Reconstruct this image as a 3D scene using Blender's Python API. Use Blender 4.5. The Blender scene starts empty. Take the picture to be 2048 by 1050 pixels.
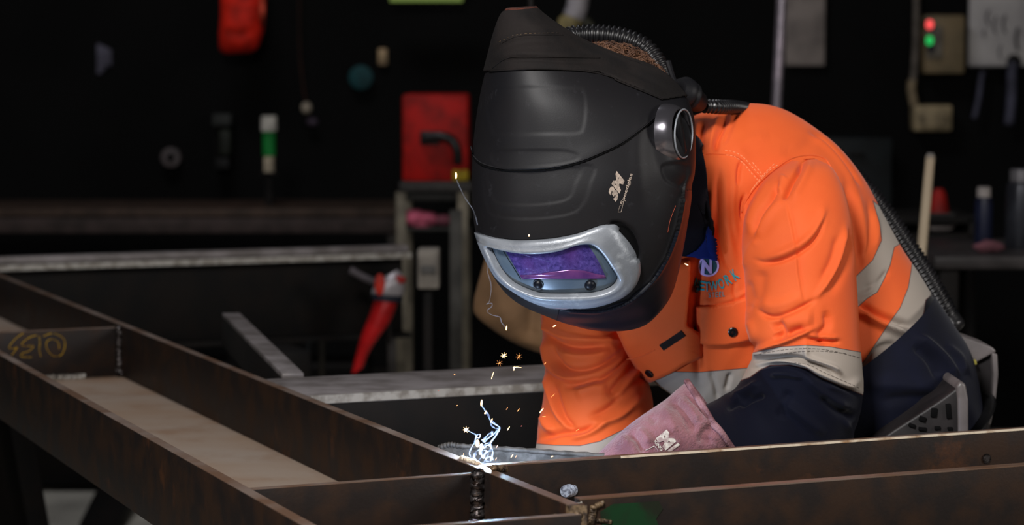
import bpy, bmesh, math, random
import numpy as np
from mathutils import Vector, Matrix, noise as mnoise
from mathutils.bvhtree import BVHTree
random.seed(7); np.random.seed(7)
PI = math.pi
scn = bpy.context.scene
col = scn.collection

# ------------------------------------------------------------------ camera
FPX = 4700.0
CZ = 1.35
PITCH = math.atan(366.0 / FPX)
cam_d = bpy.data.cameras.new('camera'); cam = bpy.data.objects.new('camera', cam_d)
col.objects.link(cam); scn.camera = cam
cam.location = (0, 0, CZ); cam.rotation_euler = (PI / 2 - PITCH, 0, 0)
cam_d.sensor_width = 36; cam_d.lens = FPX / 2048 * 36
cam_d.clip_start = 0.1; cam_d.clip_end = 60
cam_d.dof.use_dof = True; cam_d.dof.focus_distance = 2.72; cam_d.dof.aperture_fstop = 6.0
# ------------------------------------------------------------------ world, lights, exposure
w = bpy.data.worlds.new('world'); scn.world = w; w.use_nodes = True
w.node_tree.nodes['Background'].inputs[0].default_value = (0.5, 0.55, 0.7, 1)
w.node_tree.nodes['Background'].inputs[1].default_value = 0.0
scn.view_settings.view_transform = 'Standard'; scn.view_settings.look = 'None'
scn.view_settings.exposure = 0.0; scn.view_settings.gamma = 1.0; scn.view_settings.use_curve_mapping = False

def area(name, loc, target, sx, sy, power, colr):
    l = bpy.data.lights.new(name, 'AREA'); l.shape = 'RECTANGLE'; l.size = sx; l.size_y = sy
    l.energy = power; l.color = colr
    o = bpy.data.objects.new(name, l); col.objects.link(o); o.location = loc
    o.rotation_euler = (Vector(target) - Vector(loc)).to_track_quat('-Z', 'Y').to_euler()
    return o
area('high_bay_light', (-0.5, 0.85, 2.5), (0.3, 3.0, 1.0), 0.45, 0.45, 76, (1.0, 0.97, 0.95))
area('background_fill_light', (-1.2, 5.2, 4.8), (-0.4, 7.4, 1.0), 1.6, 0.8, 50, (0.95, 0.95, 1.0))  # added area light to brighten background and floor; the roof has no opening
area('right_fill_light', (2.9, 1.6, 2.1), (0.5, 3.1, 1.1), 0.9, 0.9, 36, (1.0, 0.95, 0.9))  # added light from the right for the welder's back; no door here
area('left_fill_light', (-1.6, 1.3, 1.6), (0.3, 3.0, 1.1), 0.4, 0.4, 7, (1.0, 0.96, 0.96))  # added weak light from the left for the far sleeve; no window here

# ------------------------------------------------------------------ geometry helpers
ca, sa = math.cos(PITCH), math.sin(PITCH)
def ray(px, py):
    u = (px - 1024) / FPX; v = -(py - 525) / FPX
    return np.array([u, ca + v * sa, -sa + v * ca])
def P(px, py, Y):
    r = ray(px, py); return np.array([0, 0, CZ]) + r * (Y / r[1])
def G(px, py, z):
    r = ray(px, py); return np.array([0, 0, CZ]) + r * ((z - CZ) / r[2])
def proj(V):
    V = np.asarray(V, float); d = V - np.array([0, 0, CZ])
    f = d[..., 1] * ca - d[..., 2] * sa; up = d[..., 1] * sa + d[..., 2] * ca
    return np.stack([1024 + FPX * d[..., 0] / f, 525 - FPX * up / f], -1)

def lin(c):
    def f(x):
        x /= 255.0
        return x / 12.92 if x <= 0.04045 else ((x + 0.055) / 1.055) ** 2.4
    return tuple(f(x) for x in c) + (1.0,)

def worigin(o):
    v = Vector((0, 0, 0))
    while o is not None:
        v += o.location; o = o.parent
    return np.array(v)

def thing(name, label, cat, loc=(0, 0, 0), group=None):
    o = bpy.data.objects.new(name, None); col.objects.link(o); o.location = loc
    o.empty_display_size = 0.05
    o['label'] = label; o['category'] = cat
    if group: o['group'] = group
    return o
def tag(o, label, cat, group=None, kind=None):
    if label: o['label'] = label
    if cat: o['category'] = cat
    if group: o['group'] = group
    if kind: o['kind'] = kind
    return o

def mesh_obj(name, V, F, m, parent=None, smooth=True, mats=None, fmi=None):
    V = np.asarray(V, float)
    if parent is None:
        org = np.array([(V[:, 0].min() + V[:, 0].max()) / 2, (V[:, 1].min() + V[:, 1].max()) / 2, V[:, 2].min()])
        base = org
    else:
        base = worigin(parent); org = np.zeros(3)
    me = bpy.data.meshes.new(name)
    me.from_pydata((V - base).tolist(), [], [tuple(int(i) for i in f) for f in F]); me.update()
    for mm in (mats or [m]): me.materials.append(mm)
    me.polygons.foreach_set('use_smooth', [smooth] * len(me.polygons))
    if fmi is not None: me.polygons.foreach_set('material_index', list(fmi))
    o = bpy.data.objects.new(name, me); col.objects.link(o)
    if parent is None: o.location = org
    else: o.parent = parent
    return o

class MB:
    """collects shapes for one mesh"""
    def __init__(s): s.V = []; s.F = []
    def add(s, V, F):
        n = len(s.V); s.V += [tuple(map(float, v)) for v in V]; s.F += [tuple(int(i) + n for i in f) for f in F]
        return s
    def box(s, c, size, R=None, bev=0.0):
        bm = bmesh.new(); bmesh.ops.create_cube(bm, size=1)
        for v in bm.verts: v.co = Vector((v.co.x * size[0], v.co.y * size[1], v.co.z * size[2]))
        if bev > 0: bmesh.ops.bevel(bm, geom=bm.edges[:], offset=bev, segments=2, affect='EDGES', profile=0.5)
        M = (R if R is not None else Matrix.Identity(3))
        V = [Vector(c) + M @ v.co for v in bm.verts]; bm.verts.index_update()
        F = [[v.index for v in f.verts] for f in bm.faces]; bm.free()
        return s.add(V, F)
    def cyl(s, p0, p1, r0, r1=None, n=20, caps=True):
        r1 = r0 if r1 is None else r1
        p0 = Vector(p0); p1 = Vector(p1); d = (p1 - p0).normalized()
        a = d.orthogonal().normalized(); b = d.cross(a)
        V = []; F = []
        for p, r in ((p0, r0), (p1, r1)):
            for i in range(n):
                t = 2 * PI * i / n; V.append(p + a * (r * math.cos(t)) + b * (r * math.sin(t)))
        for i in range(n): F.append((i, (i + 1) % n, n + (i + 1) % n, n + i))
        if caps: F.append(tuple(range(n))[::-1]); F.append(tuple(range(n, 2 * n)))
        return s.add(V, F)
    def lathe(s, p0, axis, prof, n=32, sx=1.0):
        """prof: (distance along axis, radius)"""
        p0 = Vector(p0); d = Vector(axis).normalized(); a = d.orthogonal().normalized(); b = d.cross(a)
        V = []; F = []
        for (h, r) in prof:
            for i in range(n):
                t = 2 * PI * i / n; V.append(p0 + d * h + a * (r * math.cos(t)) + b * (r * math.sin(t)) * sx)
        for k in range(len(prof) - 1):
            for i in range(n): F.append((k * n + i, k * n + (i + 1) % n, (k + 1) * n + (i + 1) % n, (k + 1) * n + i))
        F.append(tuple(range(n))[::-1]); F.append(tuple(range((len(prof) - 1) * n, len(prof) * n)))
        return s.add(V, F)
    def tube(s, pts, rad, n=10, closed=False, flat=1.0, up=None):
        pts = [Vector(p) for p in pts]; m = len(pts)
        rr = rad if hasattr(rad, '__len__') else [rad] * m
        V = []; F = []; pa = None
        for i in range(m):
            if closed: d = pts[(i + 1) % m] - pts[i - 1]
            else: d = pts[min(i + 1, m - 1)] - pts[max(i - 1, 0)]
            if d.length < 1e-9: d = Vector((0, 0, 1))
            d.normalize()
            if up is not None:
                a = Vector(up).cross(d).normalized()
            else:
                a = (pa - d * pa.dot(d)) if pa is not None else d.orthogonal()
                a.normalize()
            pa = a; b = d.cross(a)
            for j in range(n):
                t = 2 * PI * j / n; V.append(pts[i] + a * (rr[i] * math.cos(t)) + b * (rr[i] * flat * math.sin(t)))
        for i in range(m if closed else m - 1):
            for j in range(n):
                k = ((i + 1) % m) * n
                F.append((i * n + j, i * n + (j + 1) % n, k + (j + 1) % n, k + j))
        if not closed: F.append(tuple(range(n))[::-1]); F.append(tuple(range((m - 1) * n, m * n)))
        return s.add(V, F)
    def ball(s, c, r, sc=(1, 1, 1), n=12, R=None):
        V = []; F = []; h = n // 2 + 1
        M = R if R is not None else Matrix.Identity(3)
        for i in range(h):
            a = PI * i / (h - 1)
            for j in range(n):
                t = 2 * PI * j / n
                V.append(Vector(c) + M @ Vector((r * sc[0] * math.sin(a) * math.cos(t), r * sc[1] * math.sin(a) * math.sin(t), r * sc[2] * math.cos(a))))
        for i in range(h - 1):
            for j in range(n): F.append((i * n + j, (i + 1) * n + j, (i + 1) * n + (j + 1) % n, i * n + (j + 1) % n))
        return s.add(V, F)
    def build(s, name, m, parent=None, smooth=True, auto=True):
        o = mesh_obj(name, s.V, s.F, m, parent, smooth)
        if smooth and auto:
            bm = bmesh.new(); bm.from_mesh(o.data)
            bmesh.ops.recalc_face_normals(bm, faces=bm.faces)
            for e in bm.edges:
                if len(e.link_faces) == 2 and e.calc_face_angle(0) > 0.7: e.smooth = False
            bm.to_mesh(o.data); bm.free()
        return o

def catmull(pts, n):
    pts = np.asarray(pts, float); m = len(pts)
    e = np.vstack([2 * pts[0] - pts[1], pts, 2 * pts[-1] - pts[-2]])
    t = np.linspace(0, m - 1, n); k = np.clip(t.astype(int), 0, m - 2); f = (t - k)[:, None]
    p0, p1, p2, p3 = e[k], e[k + 1], e[k + 2], e[k + 3]
    return 0.5 * ((2 * p1) + (-p0 + p2) * f + (2 * p0 - 5 * p1 + 4 * p2 - p3) * f ** 2 + (-p0 + 3 * p1 - 3 * p2 + p3) * f ** 3)

def weld_bead(a, b, r, name, parent, m, seed=0, n=None, curve=None):
    a = Vector(a); b = Vector(b); L = (b - a).length; n = n or max(4, int(L / (r * 0.55))); rd = random.Random(seed)
    mb = MB()
    pts = []; rr = []
    for i in range(n * 4):
        t = i / (n * 4 - 1); p = a.lerp(b, t) + Vector((rd.uniform(-1, 1), rd.uniform(-1, 1), rd.uniform(-1, 1))) * r * 0.12
        pts.append(p); rr.append(r * (0.75 + 0.35 * abs(math.sin(i * PI / 4)) + rd.uniform(-.08, .12)))
    rr[0] *= .6; rr[-1] *= .6
    mb.tube(pts, rr, 10)
    return mb.build(name, m, parent, auto=False)

# ------------------------------------------------------------------ materials
def nmat(name, c1, c2=None, scale=20.0, rough=0.5, metal=0.0, spec=0.5, bump=None, c3=None, stretch=None, thr=(0.4, 0.6), emis=0.0, roughvar=0.0, sheen=0.0, coat=0.0, thr3=(0.6, 0.75), s3=None):
    m = bpy.data.materials.new(name); m.use_nodes = True; nt = m.node_tree; N = nt.nodes; L = nt.links
    b = N['Principled BSDF']; b.inputs['Roughness'].default_value = rough; b.inputs['Metallic'].default_value = metal
    b.inputs['Specular IOR Level'].default_value = spec
    if coat: b.inputs['Coat Weight'].default_value = coat; b.inputs['Coat Roughness'].default_value = 0.15
    if sheen: b.inputs['Sheen Weight'].default_value = sheen; b.inputs['Sheen Roughness'].default_value = 0.5
    tc = N.new('ShaderNodeTexCoord'); mp = N.new('ShaderNodeMapping'); L.new(tc.outputs['Object'], mp.inputs[0])
    if stretch: mp.inputs['Scale'].default_value = stretch
    b.inputs['Base Color'].default_value = lin(c1)
    last = None
    if c2 is not None:
        nz = N.new('ShaderNodeTexNoise'); nz.inputs['Scale'].default_value = scale; nz.inputs['Detail'].default_value = 6
        L.new(mp.outputs[0], nz.inputs['Vector'])
        mr = N.new('ShaderNodeMapRange'); mr.inputs[1].default_value = thr[0]; mr.inputs[2].default_value = thr[1]
        L.new(nz.outputs['Fac'], mr.inputs[0])
        mx = N.new('ShaderNodeMix'); mx.data_type = 'RGBA'; L.new(mr.outputs[0], mx.inputs[0])
        mx.inputs[6].default_value = lin(c1); mx.inputs[7].default_value = lin(c2); last = mx.outputs[2]
        if c3 is not None:
            n3 = N.new('ShaderNodeTexNoise'); n3.inputs['Scale'].default_value = s3 or scale * 0.4; n3.inputs['Detail'].default_value = 8
            n3.inputs['Roughness'].default_value = 0.65
            L.new(mp.outputs[0], n3.inputs['Vector'])
            m3 = N.new('ShaderNodeMapRange'); m3.inputs[1].default_value = thr3[0]; m3.inputs[2].default_value = thr3[1]
            L.new(n3.outputs['Fac'], m3.inputs[0])
            x3 = N.new('ShaderNodeMix'); x3.data_type = 'RGBA'; L.new(m3.outputs[0], x3.inputs[0])
            L.new(last, x3.inputs[6]); x3.inputs[7].default_value = lin(c3); last = x3.outputs[2]
        L.new(last, b.inputs['Base Color'])
        if roughvar:
            rr = N.new('ShaderNodeMapRange'); rr.inputs[3].default_value = rough - roughvar; rr.inputs[4].default_value = rough + roughvar
            L.new(nz.outputs['Fac'], rr.inputs[0]); L.new(rr.outputs[0], b.inputs['Roughness'])
    if bump:
        bn = N.new('ShaderNodeTexNoise'); bn.inputs['Scale'].default_value = bump[0]; bn.inputs['Detail'].default_value = 5
        L.new(mp.outputs[0], bn.inputs['Vector'])
        bp = N.new('ShaderNodeBump'); bp.inputs['Strength'].default_value = bump[1]; bp.inputs['Distance'].default_value = bump[2] if len(bump) > 2 else 0.001
        L.new(bn.outputs['Fac'], bp.inputs['Height']); L.new(bp.outputs[0], b.inputs['Normal'])
    if emis:
        b.inputs['Emission Color'].default_value = lin(c1); b.inputs['Emission Strength'].default_value = emis
    return m

M = {}
M['steel'] = nmat('mill_scale_steel', (29, 23, 21), (43, 28, 18), 22, 0.55, 0.35, 0.3, (260, 0.35, 0.0006), c3=(92, 54, 26), thr=(.42, .62), roughvar=.12, thr3=(.60, .82), s3=9)
M['steel_web'] = nmat('lit_rusty_web_steel', (176, 160, 146), (160, 134, 112), 5, 0.5, 0.3, 0.4, (120, 0.3, 0.0006), c3=(140, 98, 62), stretch=(1, 1, 1), thr=(.35, .70), roughvar=.15, thr3=(.50, .90), s3=9)  # rust tints, plus a base paler than the flanges for light on the upward face
M['steel_top'] = nmat('cut_flange_edge', (122, 106, 96), (104, 78, 60), 12, 0.45, 0.4, 0.5, (300, 0.3, 0.0005), c3=(150, 136, 128), thr3=(.55, .75))
M['bright_edge'] = nmat('ground_steel_edge', (225, 212, 190), (150, 110, 70), 40, 0.45, 0.3, 0.6, thr=(.5, .7))
M['weld'] = nmat('weld_metal', (92, 88, 88), (40, 34, 32), 160, 0.28, 0.85, 0.5, (400, 0.6, 0.0008))
M['weld_brown'] = nmat('weld_scale', (112, 92, 68), (46, 34, 24), 120, 0.5, 0.3, 0.5, (300, 0.6, 0.001))
M['dark_steel'] = nmat('dark_steel', (13, 12, 12), (20, 16, 14), 14, 0.7, 0.1, 0.2)
M['grey_steel'] = nmat('grey_steel', (132, 126, 126), (104, 98, 96), 18, 0.5, 0.35, 0.4, (90, 0.3, 0.001))
M['strip'] = nmat('oxide_grey_strip', (84, 80, 76), (56, 52, 48), 60, 0.6, 0.1, 0.3, (200, 0.5, 0.001))
M['pale_steel'] = nmat('pale_steel', (168, 164, 158), (126, 120, 112), 60, 0.5, 0.2, 0.4, (200, 0.5, 0.001))
M['bolt'] = nmat('bolt_steel', (176, 186, 205), (96, 100, 116), 300, 0.45, 0.3, 0.6, (500, 0.5, 0.0006))
M['black'] = nmat('black_plastic', (9, 9, 10), (13, 13, 14), 40, 0.45, 0, 0.4)
M['chalk'] = nmat('yellow_paint_marker', (235, 190, 30), (200, 150, 24), 200, 0.8)

def obj_noise_mat(): pass

# ------------------------------------------------------------------ frame of channel steel
ZT = 0.917
A = G(1140, 1001, ZT); B = G(0, 548, ZT)
U = (B - A); U[2] = 0; LB = np.linalg.norm(U); U /= LB            # along the long channel, away from camera
W = np.array([U[1], -U[0], 0.0])                                    # to the right
if W[0] < 0: W = -W
Up = np.array([0, 0, 1.0])
Nn = G(600, 1050, ZT); DEP = -float(np.dot(Nn - A, W))               # depth of the long channel
def LP(u, ww, z=ZT):                                                # local coordinates of the long channel
    p = A + U * u + W * ww; p[2] = z; return p
def obox(u0, u1, w0, w1, z0, z1, mb=None, bev=0.0008):
    mb = mb or MB()
    c = (LP(u0, w0, z0) + LP(u1, w1, z1)) / 2
    R = Matrix(((W[0], U[0], 0), (W[1], U[1], 0), (0, 0, 1)))
    mb.box(c, (abs(w1 - w0), abs(u1 - u0), abs(z1 - z0)), R, bev); return mb
FT = 0.014; FH = 0.102
def lcoord(px, py):
    p = G(px, py, ZT) - A; return float(p @ U), float(p @ W)

long_ch = thing('steel_channel', 'long rusty steel channel lying trough-up from the left edge to the welded corner', 'steel beam', tuple(LP(2.0, -DEP / 2, ZT - FH)))
o = obox(-0.03, LB + .12, -FT, 0, ZT - FH, ZT); o.build('flange', M['steel'], long_ch)
o = obox(-0.62, LB + .12, -DEP - 0.0, -DEP + FT, ZT - FH, ZT); o.build('flange', M['steel'], long_ch)
o = obox(-0.62, LB + .12, -DEP + FT, -FT, ZT - FH, ZT - FH + 0.012); o.build('web', M['steel_web'], long_ch)
for ww in (-FT / 2, -DEP + FT / 2):
    u0 = -0.03 if ww > -0.1 else -0.62
    o = obox(u0, LB + .12, ww - FT * .46, ww + FT * .46, ZT - 0.001, ZT + 0.0006, bev=0); o.build('cut_edge', M['steel_top'], long_ch)

def stiffener(u, label, extra=None, m='steel', dz=0.0, t=0.010):
    s = thing('stiffener_plate', label, 'steel plate', tuple(LP(u, -DEP / 2, ZT - FH + .012)), 'plates welded across the long channel')
    obox(u - t / 2, u + t / 2, -DEP + FT, -FT, ZT - FH + 0.012, ZT - 0.004 + dz).build('plate', M[m], s)
    obox(u - t / 2 + .0005, u + t / 2 - .0005, -DEP + FT, -FT, ZT - 0.0045 + dz, ZT - .0032 + dz, bev=0).build('cut_edge', M['steel_top'], s)
    return s
u1, _ = lcoord(222, 651); u2, _ = lcoord(930, 941); u3, _ = lcoord(1112, 1024)
s1 = stiffener(u1, 'dark plate across the channel with yellow handwritten S133')
weld_bead(LP(u1 - .009, -FT - .004, ZT - .004), LP(u1 - .009, -FT - .004, ZT - FH + .014), .0065, 'weld_bead', s1, M['weld'], 1)
weld_bead(LP(u1 - .008, -.08, ZT - FH + .014), LP(u1 - .008, -.29, ZT - FH + .014), .006, 'weld_bead', s1, M['pale_steel'], 2)
s2 = stiffener(u2, 'dark plate across the channel with a lumpy vertical weld just below the arc')
weld_bead(LP(u2 - .010, -FT - .005, ZT - .002), LP(u2 - .010, -FT - .005, ZT - FH + .012), .0085, 'weld_bead', s2, M['weld'], 3)
s3 = stiffener(u3, 'dark end plate across the channel at the bottom edge of the picture')
# S133 chalk (reads upside down) on the first plate
mb = MB()
def chalk(pxs, u_face, r=.0016):
    pts = []
    for (x, y) in catmull(pxs, 24):
        rr = ray(x, y); o_ = np.array([0, 0, CZ]); t = ((LP(u_face, 0) - o_) @ U) / (rr @ U); pts.append(o_ + rr * t)
    mb.tube(pts, r, 6, flat=.3, up=tuple(W))
uf = u1 - .0052
sx_, sy_ = 1 / 1.909, 1 / 1.909
def zz(l): return [(x * sx_, 500 + y * sy_) for x, y in l]
chalk(zz([(165, 330), (200, 318), (240, 335), (248, 365), (235, 400), (205, 405), (180, 380), (178, 350), (200, 340), (222, 352), (226, 378)]), uf)
chalk(zz([(150, 328), (152, 355), (150, 382), (156, 408)]), uf)
chalk(zz([(140, 325), (110, 335), (82, 360), (100, 368), (128, 365), (112, 385), (84, 395), (82, 408), (120, 410)]), uf)
chalk(zz([(88, 318), (58, 340), (34, 372), (52, 376), (66, 372), (52, 392), (44, 402)]), uf)
mb.build('painted_number', M['chalk'], s1)

# right-hand channel
Q0, Q1 = G(1000, 925, ZT), G(2048, 855, ZT)
_, _w0 = lcoord(1000, 925)
uR_far = lcoord(1300, 905)[0] ; uR_near = lcoord(1300, 989)[0]
uR_far = (lcoord(1000, 925)[0] + lcoord(2048, 855)[0]) / 2
uR_near = (lcoord(1160, 1000)[0] + lcoord(2048, 930)[0]) / 2
right_ch = thing('steel_channel', 'brown steel channel lying trough-up in front of the welder, running right from the corner', 'steel beam', tuple(LP((uR_far + uR_near) / 2, .9, ZT - FH)))
obox(uR_far - FT, uR_far, 0.002, 2.2, ZT - FH, ZT).build('flange', M['steel'], right_ch)
obox(uR_near, uR_near + FT, 0.012, 2.2, ZT - FH, ZT).build('flange', M['steel'], right_ch)
obox(uR_near + FT, uR_far - FT, 0.012, 2.2, ZT - FH, ZT - FH + .012).build('web', M['steel_web'], right_ch)
obox(uR_far - FT, uR_far - .002, 0.002, 2.2, ZT - .001, ZT + .0006, bev=0).build('cut_edge', M['steel_top'], right_ch)
obox(uR_near, uR_near + FT, 0.012, 2.2, ZT - .001, ZT + .0006, bev=0).build('cut_edge', M['steel_top'], right_ch)
obox(uR_far - FT - .0007, uR_far - FT + .0012, 0.17, 2.2, ZT - .0016, ZT + .0010, bev=0).build('bright_edge', M['bright_edge'], right_ch)
# bolt slug and hole on the inner face of the far flange
def on_u(px, py, u):
    rr = ray(px, py); o_ = np.array([0, 0, CZ]); t = ((LP(u, 0) - o_) @ U) / (rr @ U); return o_ + rr * t
pb = on_u(1140, 981, uR_far - FT); BX = np.array([-.50, -.86, .06]); BX /= np.linalg.norm(BX)
bolt = thing('bolt', 'short shiny bolt end poking out of the far flange near the corner', 'bolt', tuple(pb - U * .02))
MB().lathe(pb + U * .0, tuple(BX), [(-.006, .0070), (.0105, .0070), (.0115, .0066)], 28).build('shank', M['bolt'], bolt)
mb = MB()
for k in range(4): mb.lathe(pb + BX * (.0005 + k * .0022), tuple(BX), [(0, .0070), (.0007, .0075), (.0014, .0070)], 28)
mb.build('thread', M['bolt'], bolt)
ph = on_u(1972, 917, uR_far - FT)
mb = MB(); mb.lathe(ph - U * .0015, tuple(U), [(0, .0062), (0, .0046), (.004, .0044), (.0041, .0010)], 26)
mb.build('bolt_hole', M['weld'], right_ch)
# corner welds
weld_bead(LP(u3 + .002, -.014, ZT - .0035), LP(u3 + .004, -.022, ZT - .035), .005, 'weld_bead', long_ch, M['weld_brown'], 5)
mb = obox(-.034, -.024, -.016, .004, ZT - FH, ZT + .001); mb.build('end_cap', M['weld_brown'], long_ch)
weld_bead(on_u(1157, 1008, uR_near - .001), on_u(1160, 1018, uR_near - .001), .0042, 'weld_bead', right_ch, M['pale_steel'], 6)
weld_bead(on_u(1188, 1010, uR_near - .0005), on_u(1182, 1048, uR_near - .0005), .0035, 'weld_bead', right_ch, M['weld_brown'], 7)
weld_bead(on_u(1192, 1012, uR_near - .0005), on_u(1206, 1006, uR_near - .0005), .0028, 'weld_bead', right_ch, M['weld_brown'], 8)
weld_bead(on_u(1192, 1040, uR_near - .0005), on_u(1222, 1044, uR_near - .0005), .0022, 'weld_bead', right_ch, M['weld_brown'], 9)
weld_bead(on_u(1110, 1030, -.036), on_u(1108, 1049, -.036), .0045, 'weld_bead', long_ch, M['weld_brown'], 10)
M['green'] = nmat('dark_green', (6, 44, 18), (20, 26, 14), 26, 0.7, spec=.2)
mb = MB(); pv = [on_u(x, y, uR_near - .0006) for x, y in ((1200, 1024), (1226, 1008), (1262, 1006), (1318, 1002), (1326, 1018), (1312, 1038), (1322, 1064), (1290, 1085), (1230, 1088), (1206, 1060))]
mb.add(pv, [tuple(range(len(pv)))]); mb.build('green_patch', M['green'], right_ch, auto=False)  # flat dark green patch on the near flange face
weld_bead(on_u(985, 935, uR_far - .05), on_u(1012, 938, uR_far - .03), .0035, 'weld_bead', right_ch, M['weld_brown'], 11)
# fresh weld seam on top of the long channel where the arc burns
weld_bead(LP(lcoord(935, 917)[0], -.004, ZT + .001), LP(lcoord(985, 928)[0], -.002, ZT + .001), .003, 'weld_bead', long_ch, M['bright_edge'], 12)

# cross channel behind (toes down), parallel to the right channel
WEND = lcoord(1840, 730)[1]
uc0 = (lcoord(640, 790)[0] + lcoord(1085, 771)[0]) / 2; uc1 = uc0 + .21
cross_ch = thing('steel_channel', 'grey flat-topped steel channel crossing behind the sparks, butted to the long channel', 'steel beam', tuple(LP((uc0 + uc1) / 2, .9, ZT - FH)))
obox(uc0, uc1, .002, WEND, ZT - .012, ZT, bev=.002).build('web', M['grey_steel'], cross_ch)
obox(uc0, uc0 + .012, .002, WEND, ZT - FH, ZT - .012).build('flange', M['dark_steel'], cross_ch)
obox(uc1 - .012, uc1, .002, WEND, ZT - FH, ZT - .012).build('flange', M['dark_steel'], cross_ch)
obox(uc0 - .0015, uc0 + .004, .002, WEND, ZT - .010, ZT + .0012, bev=0).build('cut_edge', M['pale_steel'], cross_ch)

# diagonal brace
def bar(p0, p1, wd, h, name, m, parent, off=0):
    p0 = Vector(p0); p1 = Vector(p1); d = p1 - p0; L_ = d.length; d.normalize()
    s_ = d.cross(Vector((0, 0, 1))).normalized(); u_ = s_.cross(d)
    R = Matrix((s_, d, u_)).transposed()
    mb = MB(); mb.box((p0 + p1) / 2 + u_ * off, (wd, L_, h), R, .001); return mb.build(name, m, parent)
q0 = G(462, 630, ZT); q1 = G(586, 752, ZT)
br = thing('brace_angle', 'short grey diagonal brace behind the long channel, left of the red-handled grinder', 'steel brace', tuple((q0 + q1) / 2 - np.array([0, 0, .06])))
bar(q0, q1, .032, .008, 'flange', M['grey_steel'], br)
bar(q0 - np.array([.014, 0, .03]), q1 - np.array([.014, 0, .03]), .006, .055, 'flange', M['dark_steel'], br)

# rear channel of another frame
uq0 = (lcoord(0, 530)[0] + lcoord(830, 508)[0]) / 2; wq1 = lcoord(830, 508)[1]
rear_ch = thing('steel_channel', 'blurred pale-topped steel beam across the left background, ending by a small white box', 'steel beam', tuple(LP(uq0, wq1 - 1.6, ZT - .2)))
obox(uq0, uq0 + .11, wq1 - 3.2, wq1, ZT - .012, ZT, bev=.003).build('flange', M['grey_steel'], rear_ch)
obox(uq0 + .05, uq0 + .06, wq1 - 3.2, wq1 - .005, ZT - .20, ZT - .012).build('web', M['dark_steel'], rear_ch)
obox(uq0, uq0 + .11, wq1 - 3.2, wq1, ZT - .212, ZT - .20).build('flange', M['dark_steel'], rear_ch)
obox(uq0 - .002, uq0 + .006, wq1 - 3.2, wq1, ZT - .012, ZT + .001, bev=0).build('cut_edge', M['pale_steel'], rear_ch)
obox(uq0 + .015, uq0 + .06, wq1 - 1.35, wq1, ZT + .001, ZT + .018, bev=.003).build('splice_plate', M['grey_steel'], rear_ch)

# trestles carrying the frames
def trestle(name, c, ax, length, label, group, top=ZT - FH):
    t = thing(name, label, 'trestle', (c[0], c[1], 0), group)
    ax = np.array(ax, float); ax /= np.linalg.norm(ax); pr = np.array([-ax[1], ax[0], 0])
    R = Matrix(((ax[0], pr[0], 0), (ax[1], pr[1], 0), (0, 0, 1)))
    MB().box((c[0], c[1], top - .04), (length, .08, .08), R, .004).build('top_rail', M['dark_steel'], t)
    for s in (-1, 1):
        for q in (-1, 1):
            a_ = np.array([c[0], c[1], top - .07]) + ax * s * (length / 2 - .06) + pr * q * .02
            b_ = np.array([c[0], c[1], .0]) + ax * s * (length / 2 + .02) + pr * q * .26
            bar(a_, b_, .05, .05, 'leg', M['dark_steel'], t)
        a_ = np.array([c[0], c[1], .3]) + ax * s * (length / 2 - .01) - pr * .19
        b_ = np.array([c[0], c[1], .3]) + ax * s * (length / 2 - .01) + pr * .19
        bar(a_, b_, .03, .03, 'stretcher', M['dark_steel'], t)
    return t
trestle('trestle', LP(2.75, -.17), W, .34, 'black steel trestle under the long channel at the far left edge', 'steel trestles')
trestle('trestle', LP(uR_near + .12, 1.35), U, .6, 'black steel trestle under the right end of the brown channel', 'steel trestles')
trestle('trestle', LP(uq0 + .05, wq1 - .36), U, .44, 'black trestle carrying the blurred rear beam', 'steel trestles', top=ZT - .212)

# pale flat bar lying behind the arc
pA = P(884, 894, 2.80); pBm = P(1235, 914, 2.765)
fb = MB(); pts = catmull([P(878, 896, 2.84), P(900, 890, 2.83), P(925, 893, 2.825), P(1000, 898, 2.815), P(1100, 905, 2.80), P(1230, 914, 2.79)], 60)
fb.tube(pts, [.0035 + .0006 * math.sin(i * 1.9) for i in range(60)], 10)
flat = thing('flat_bar', 'pale steel strip with a ragged bright top edge behind the welding arc', 'steel strip', tuple(P(1050, 925, 2.8)))
fb.build('ragged_edge', M['strip'], flat)
V = []; F = []
for i, p in enumerate(pts):
    V += [tuple(p + np.array([0, .004, 0])), tuple(p + np.array([0, -.002, 0])), tuple(p + np.array([0, -.004, -.05])), tuple(p + np.array([0, .004, -.05]))]
for i in range(59):
    for j in range(4): F.append((i * 4 + j, i * 4 + (j + 1) % 4, i * 4 + 4 + (j + 1) % 4, i * 4 + 4 + j))
F += [(0, 1, 2, 3), (236, 237, 238, 239)]
MB().add(V, F).build('strip', M['strip'], flat)
obox(lcoord(1000, 925)[0] + .02, lcoord(1000, 925)[0] + .12, .03, .30, ZT - FH - .02, ZT - .06).build('support_block', M['dark_steel'], flat)

# ------------------------------------------------------------------ cloth and shell lofts
def loft(rings, nu, nv, sq=1.0):
    """rings: list of (C, E, E2); returns grid (nu, nv, 3) of points; theta=0 at +E, pi/2 at +E2"""
    C = catmull([r[0] for r in rings], nu); E = catmull([r[1] for r in rings], nu); E2 = catmull([r[2] for r in rings], nu)
    t = np.linspace(0, 2 * PI, nv, endpoint=False)
    c = np.sign(np.cos(t)) * np.abs(np.cos(t)) ** sq; s = np.sign(np.sin(t)) * np.abs(np.sin(t)) ** sq
    return C[:, None, :] + c[None, :, None] * E[:, None, :] + s[None, :, None] * E2[:, None, :], C

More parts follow.
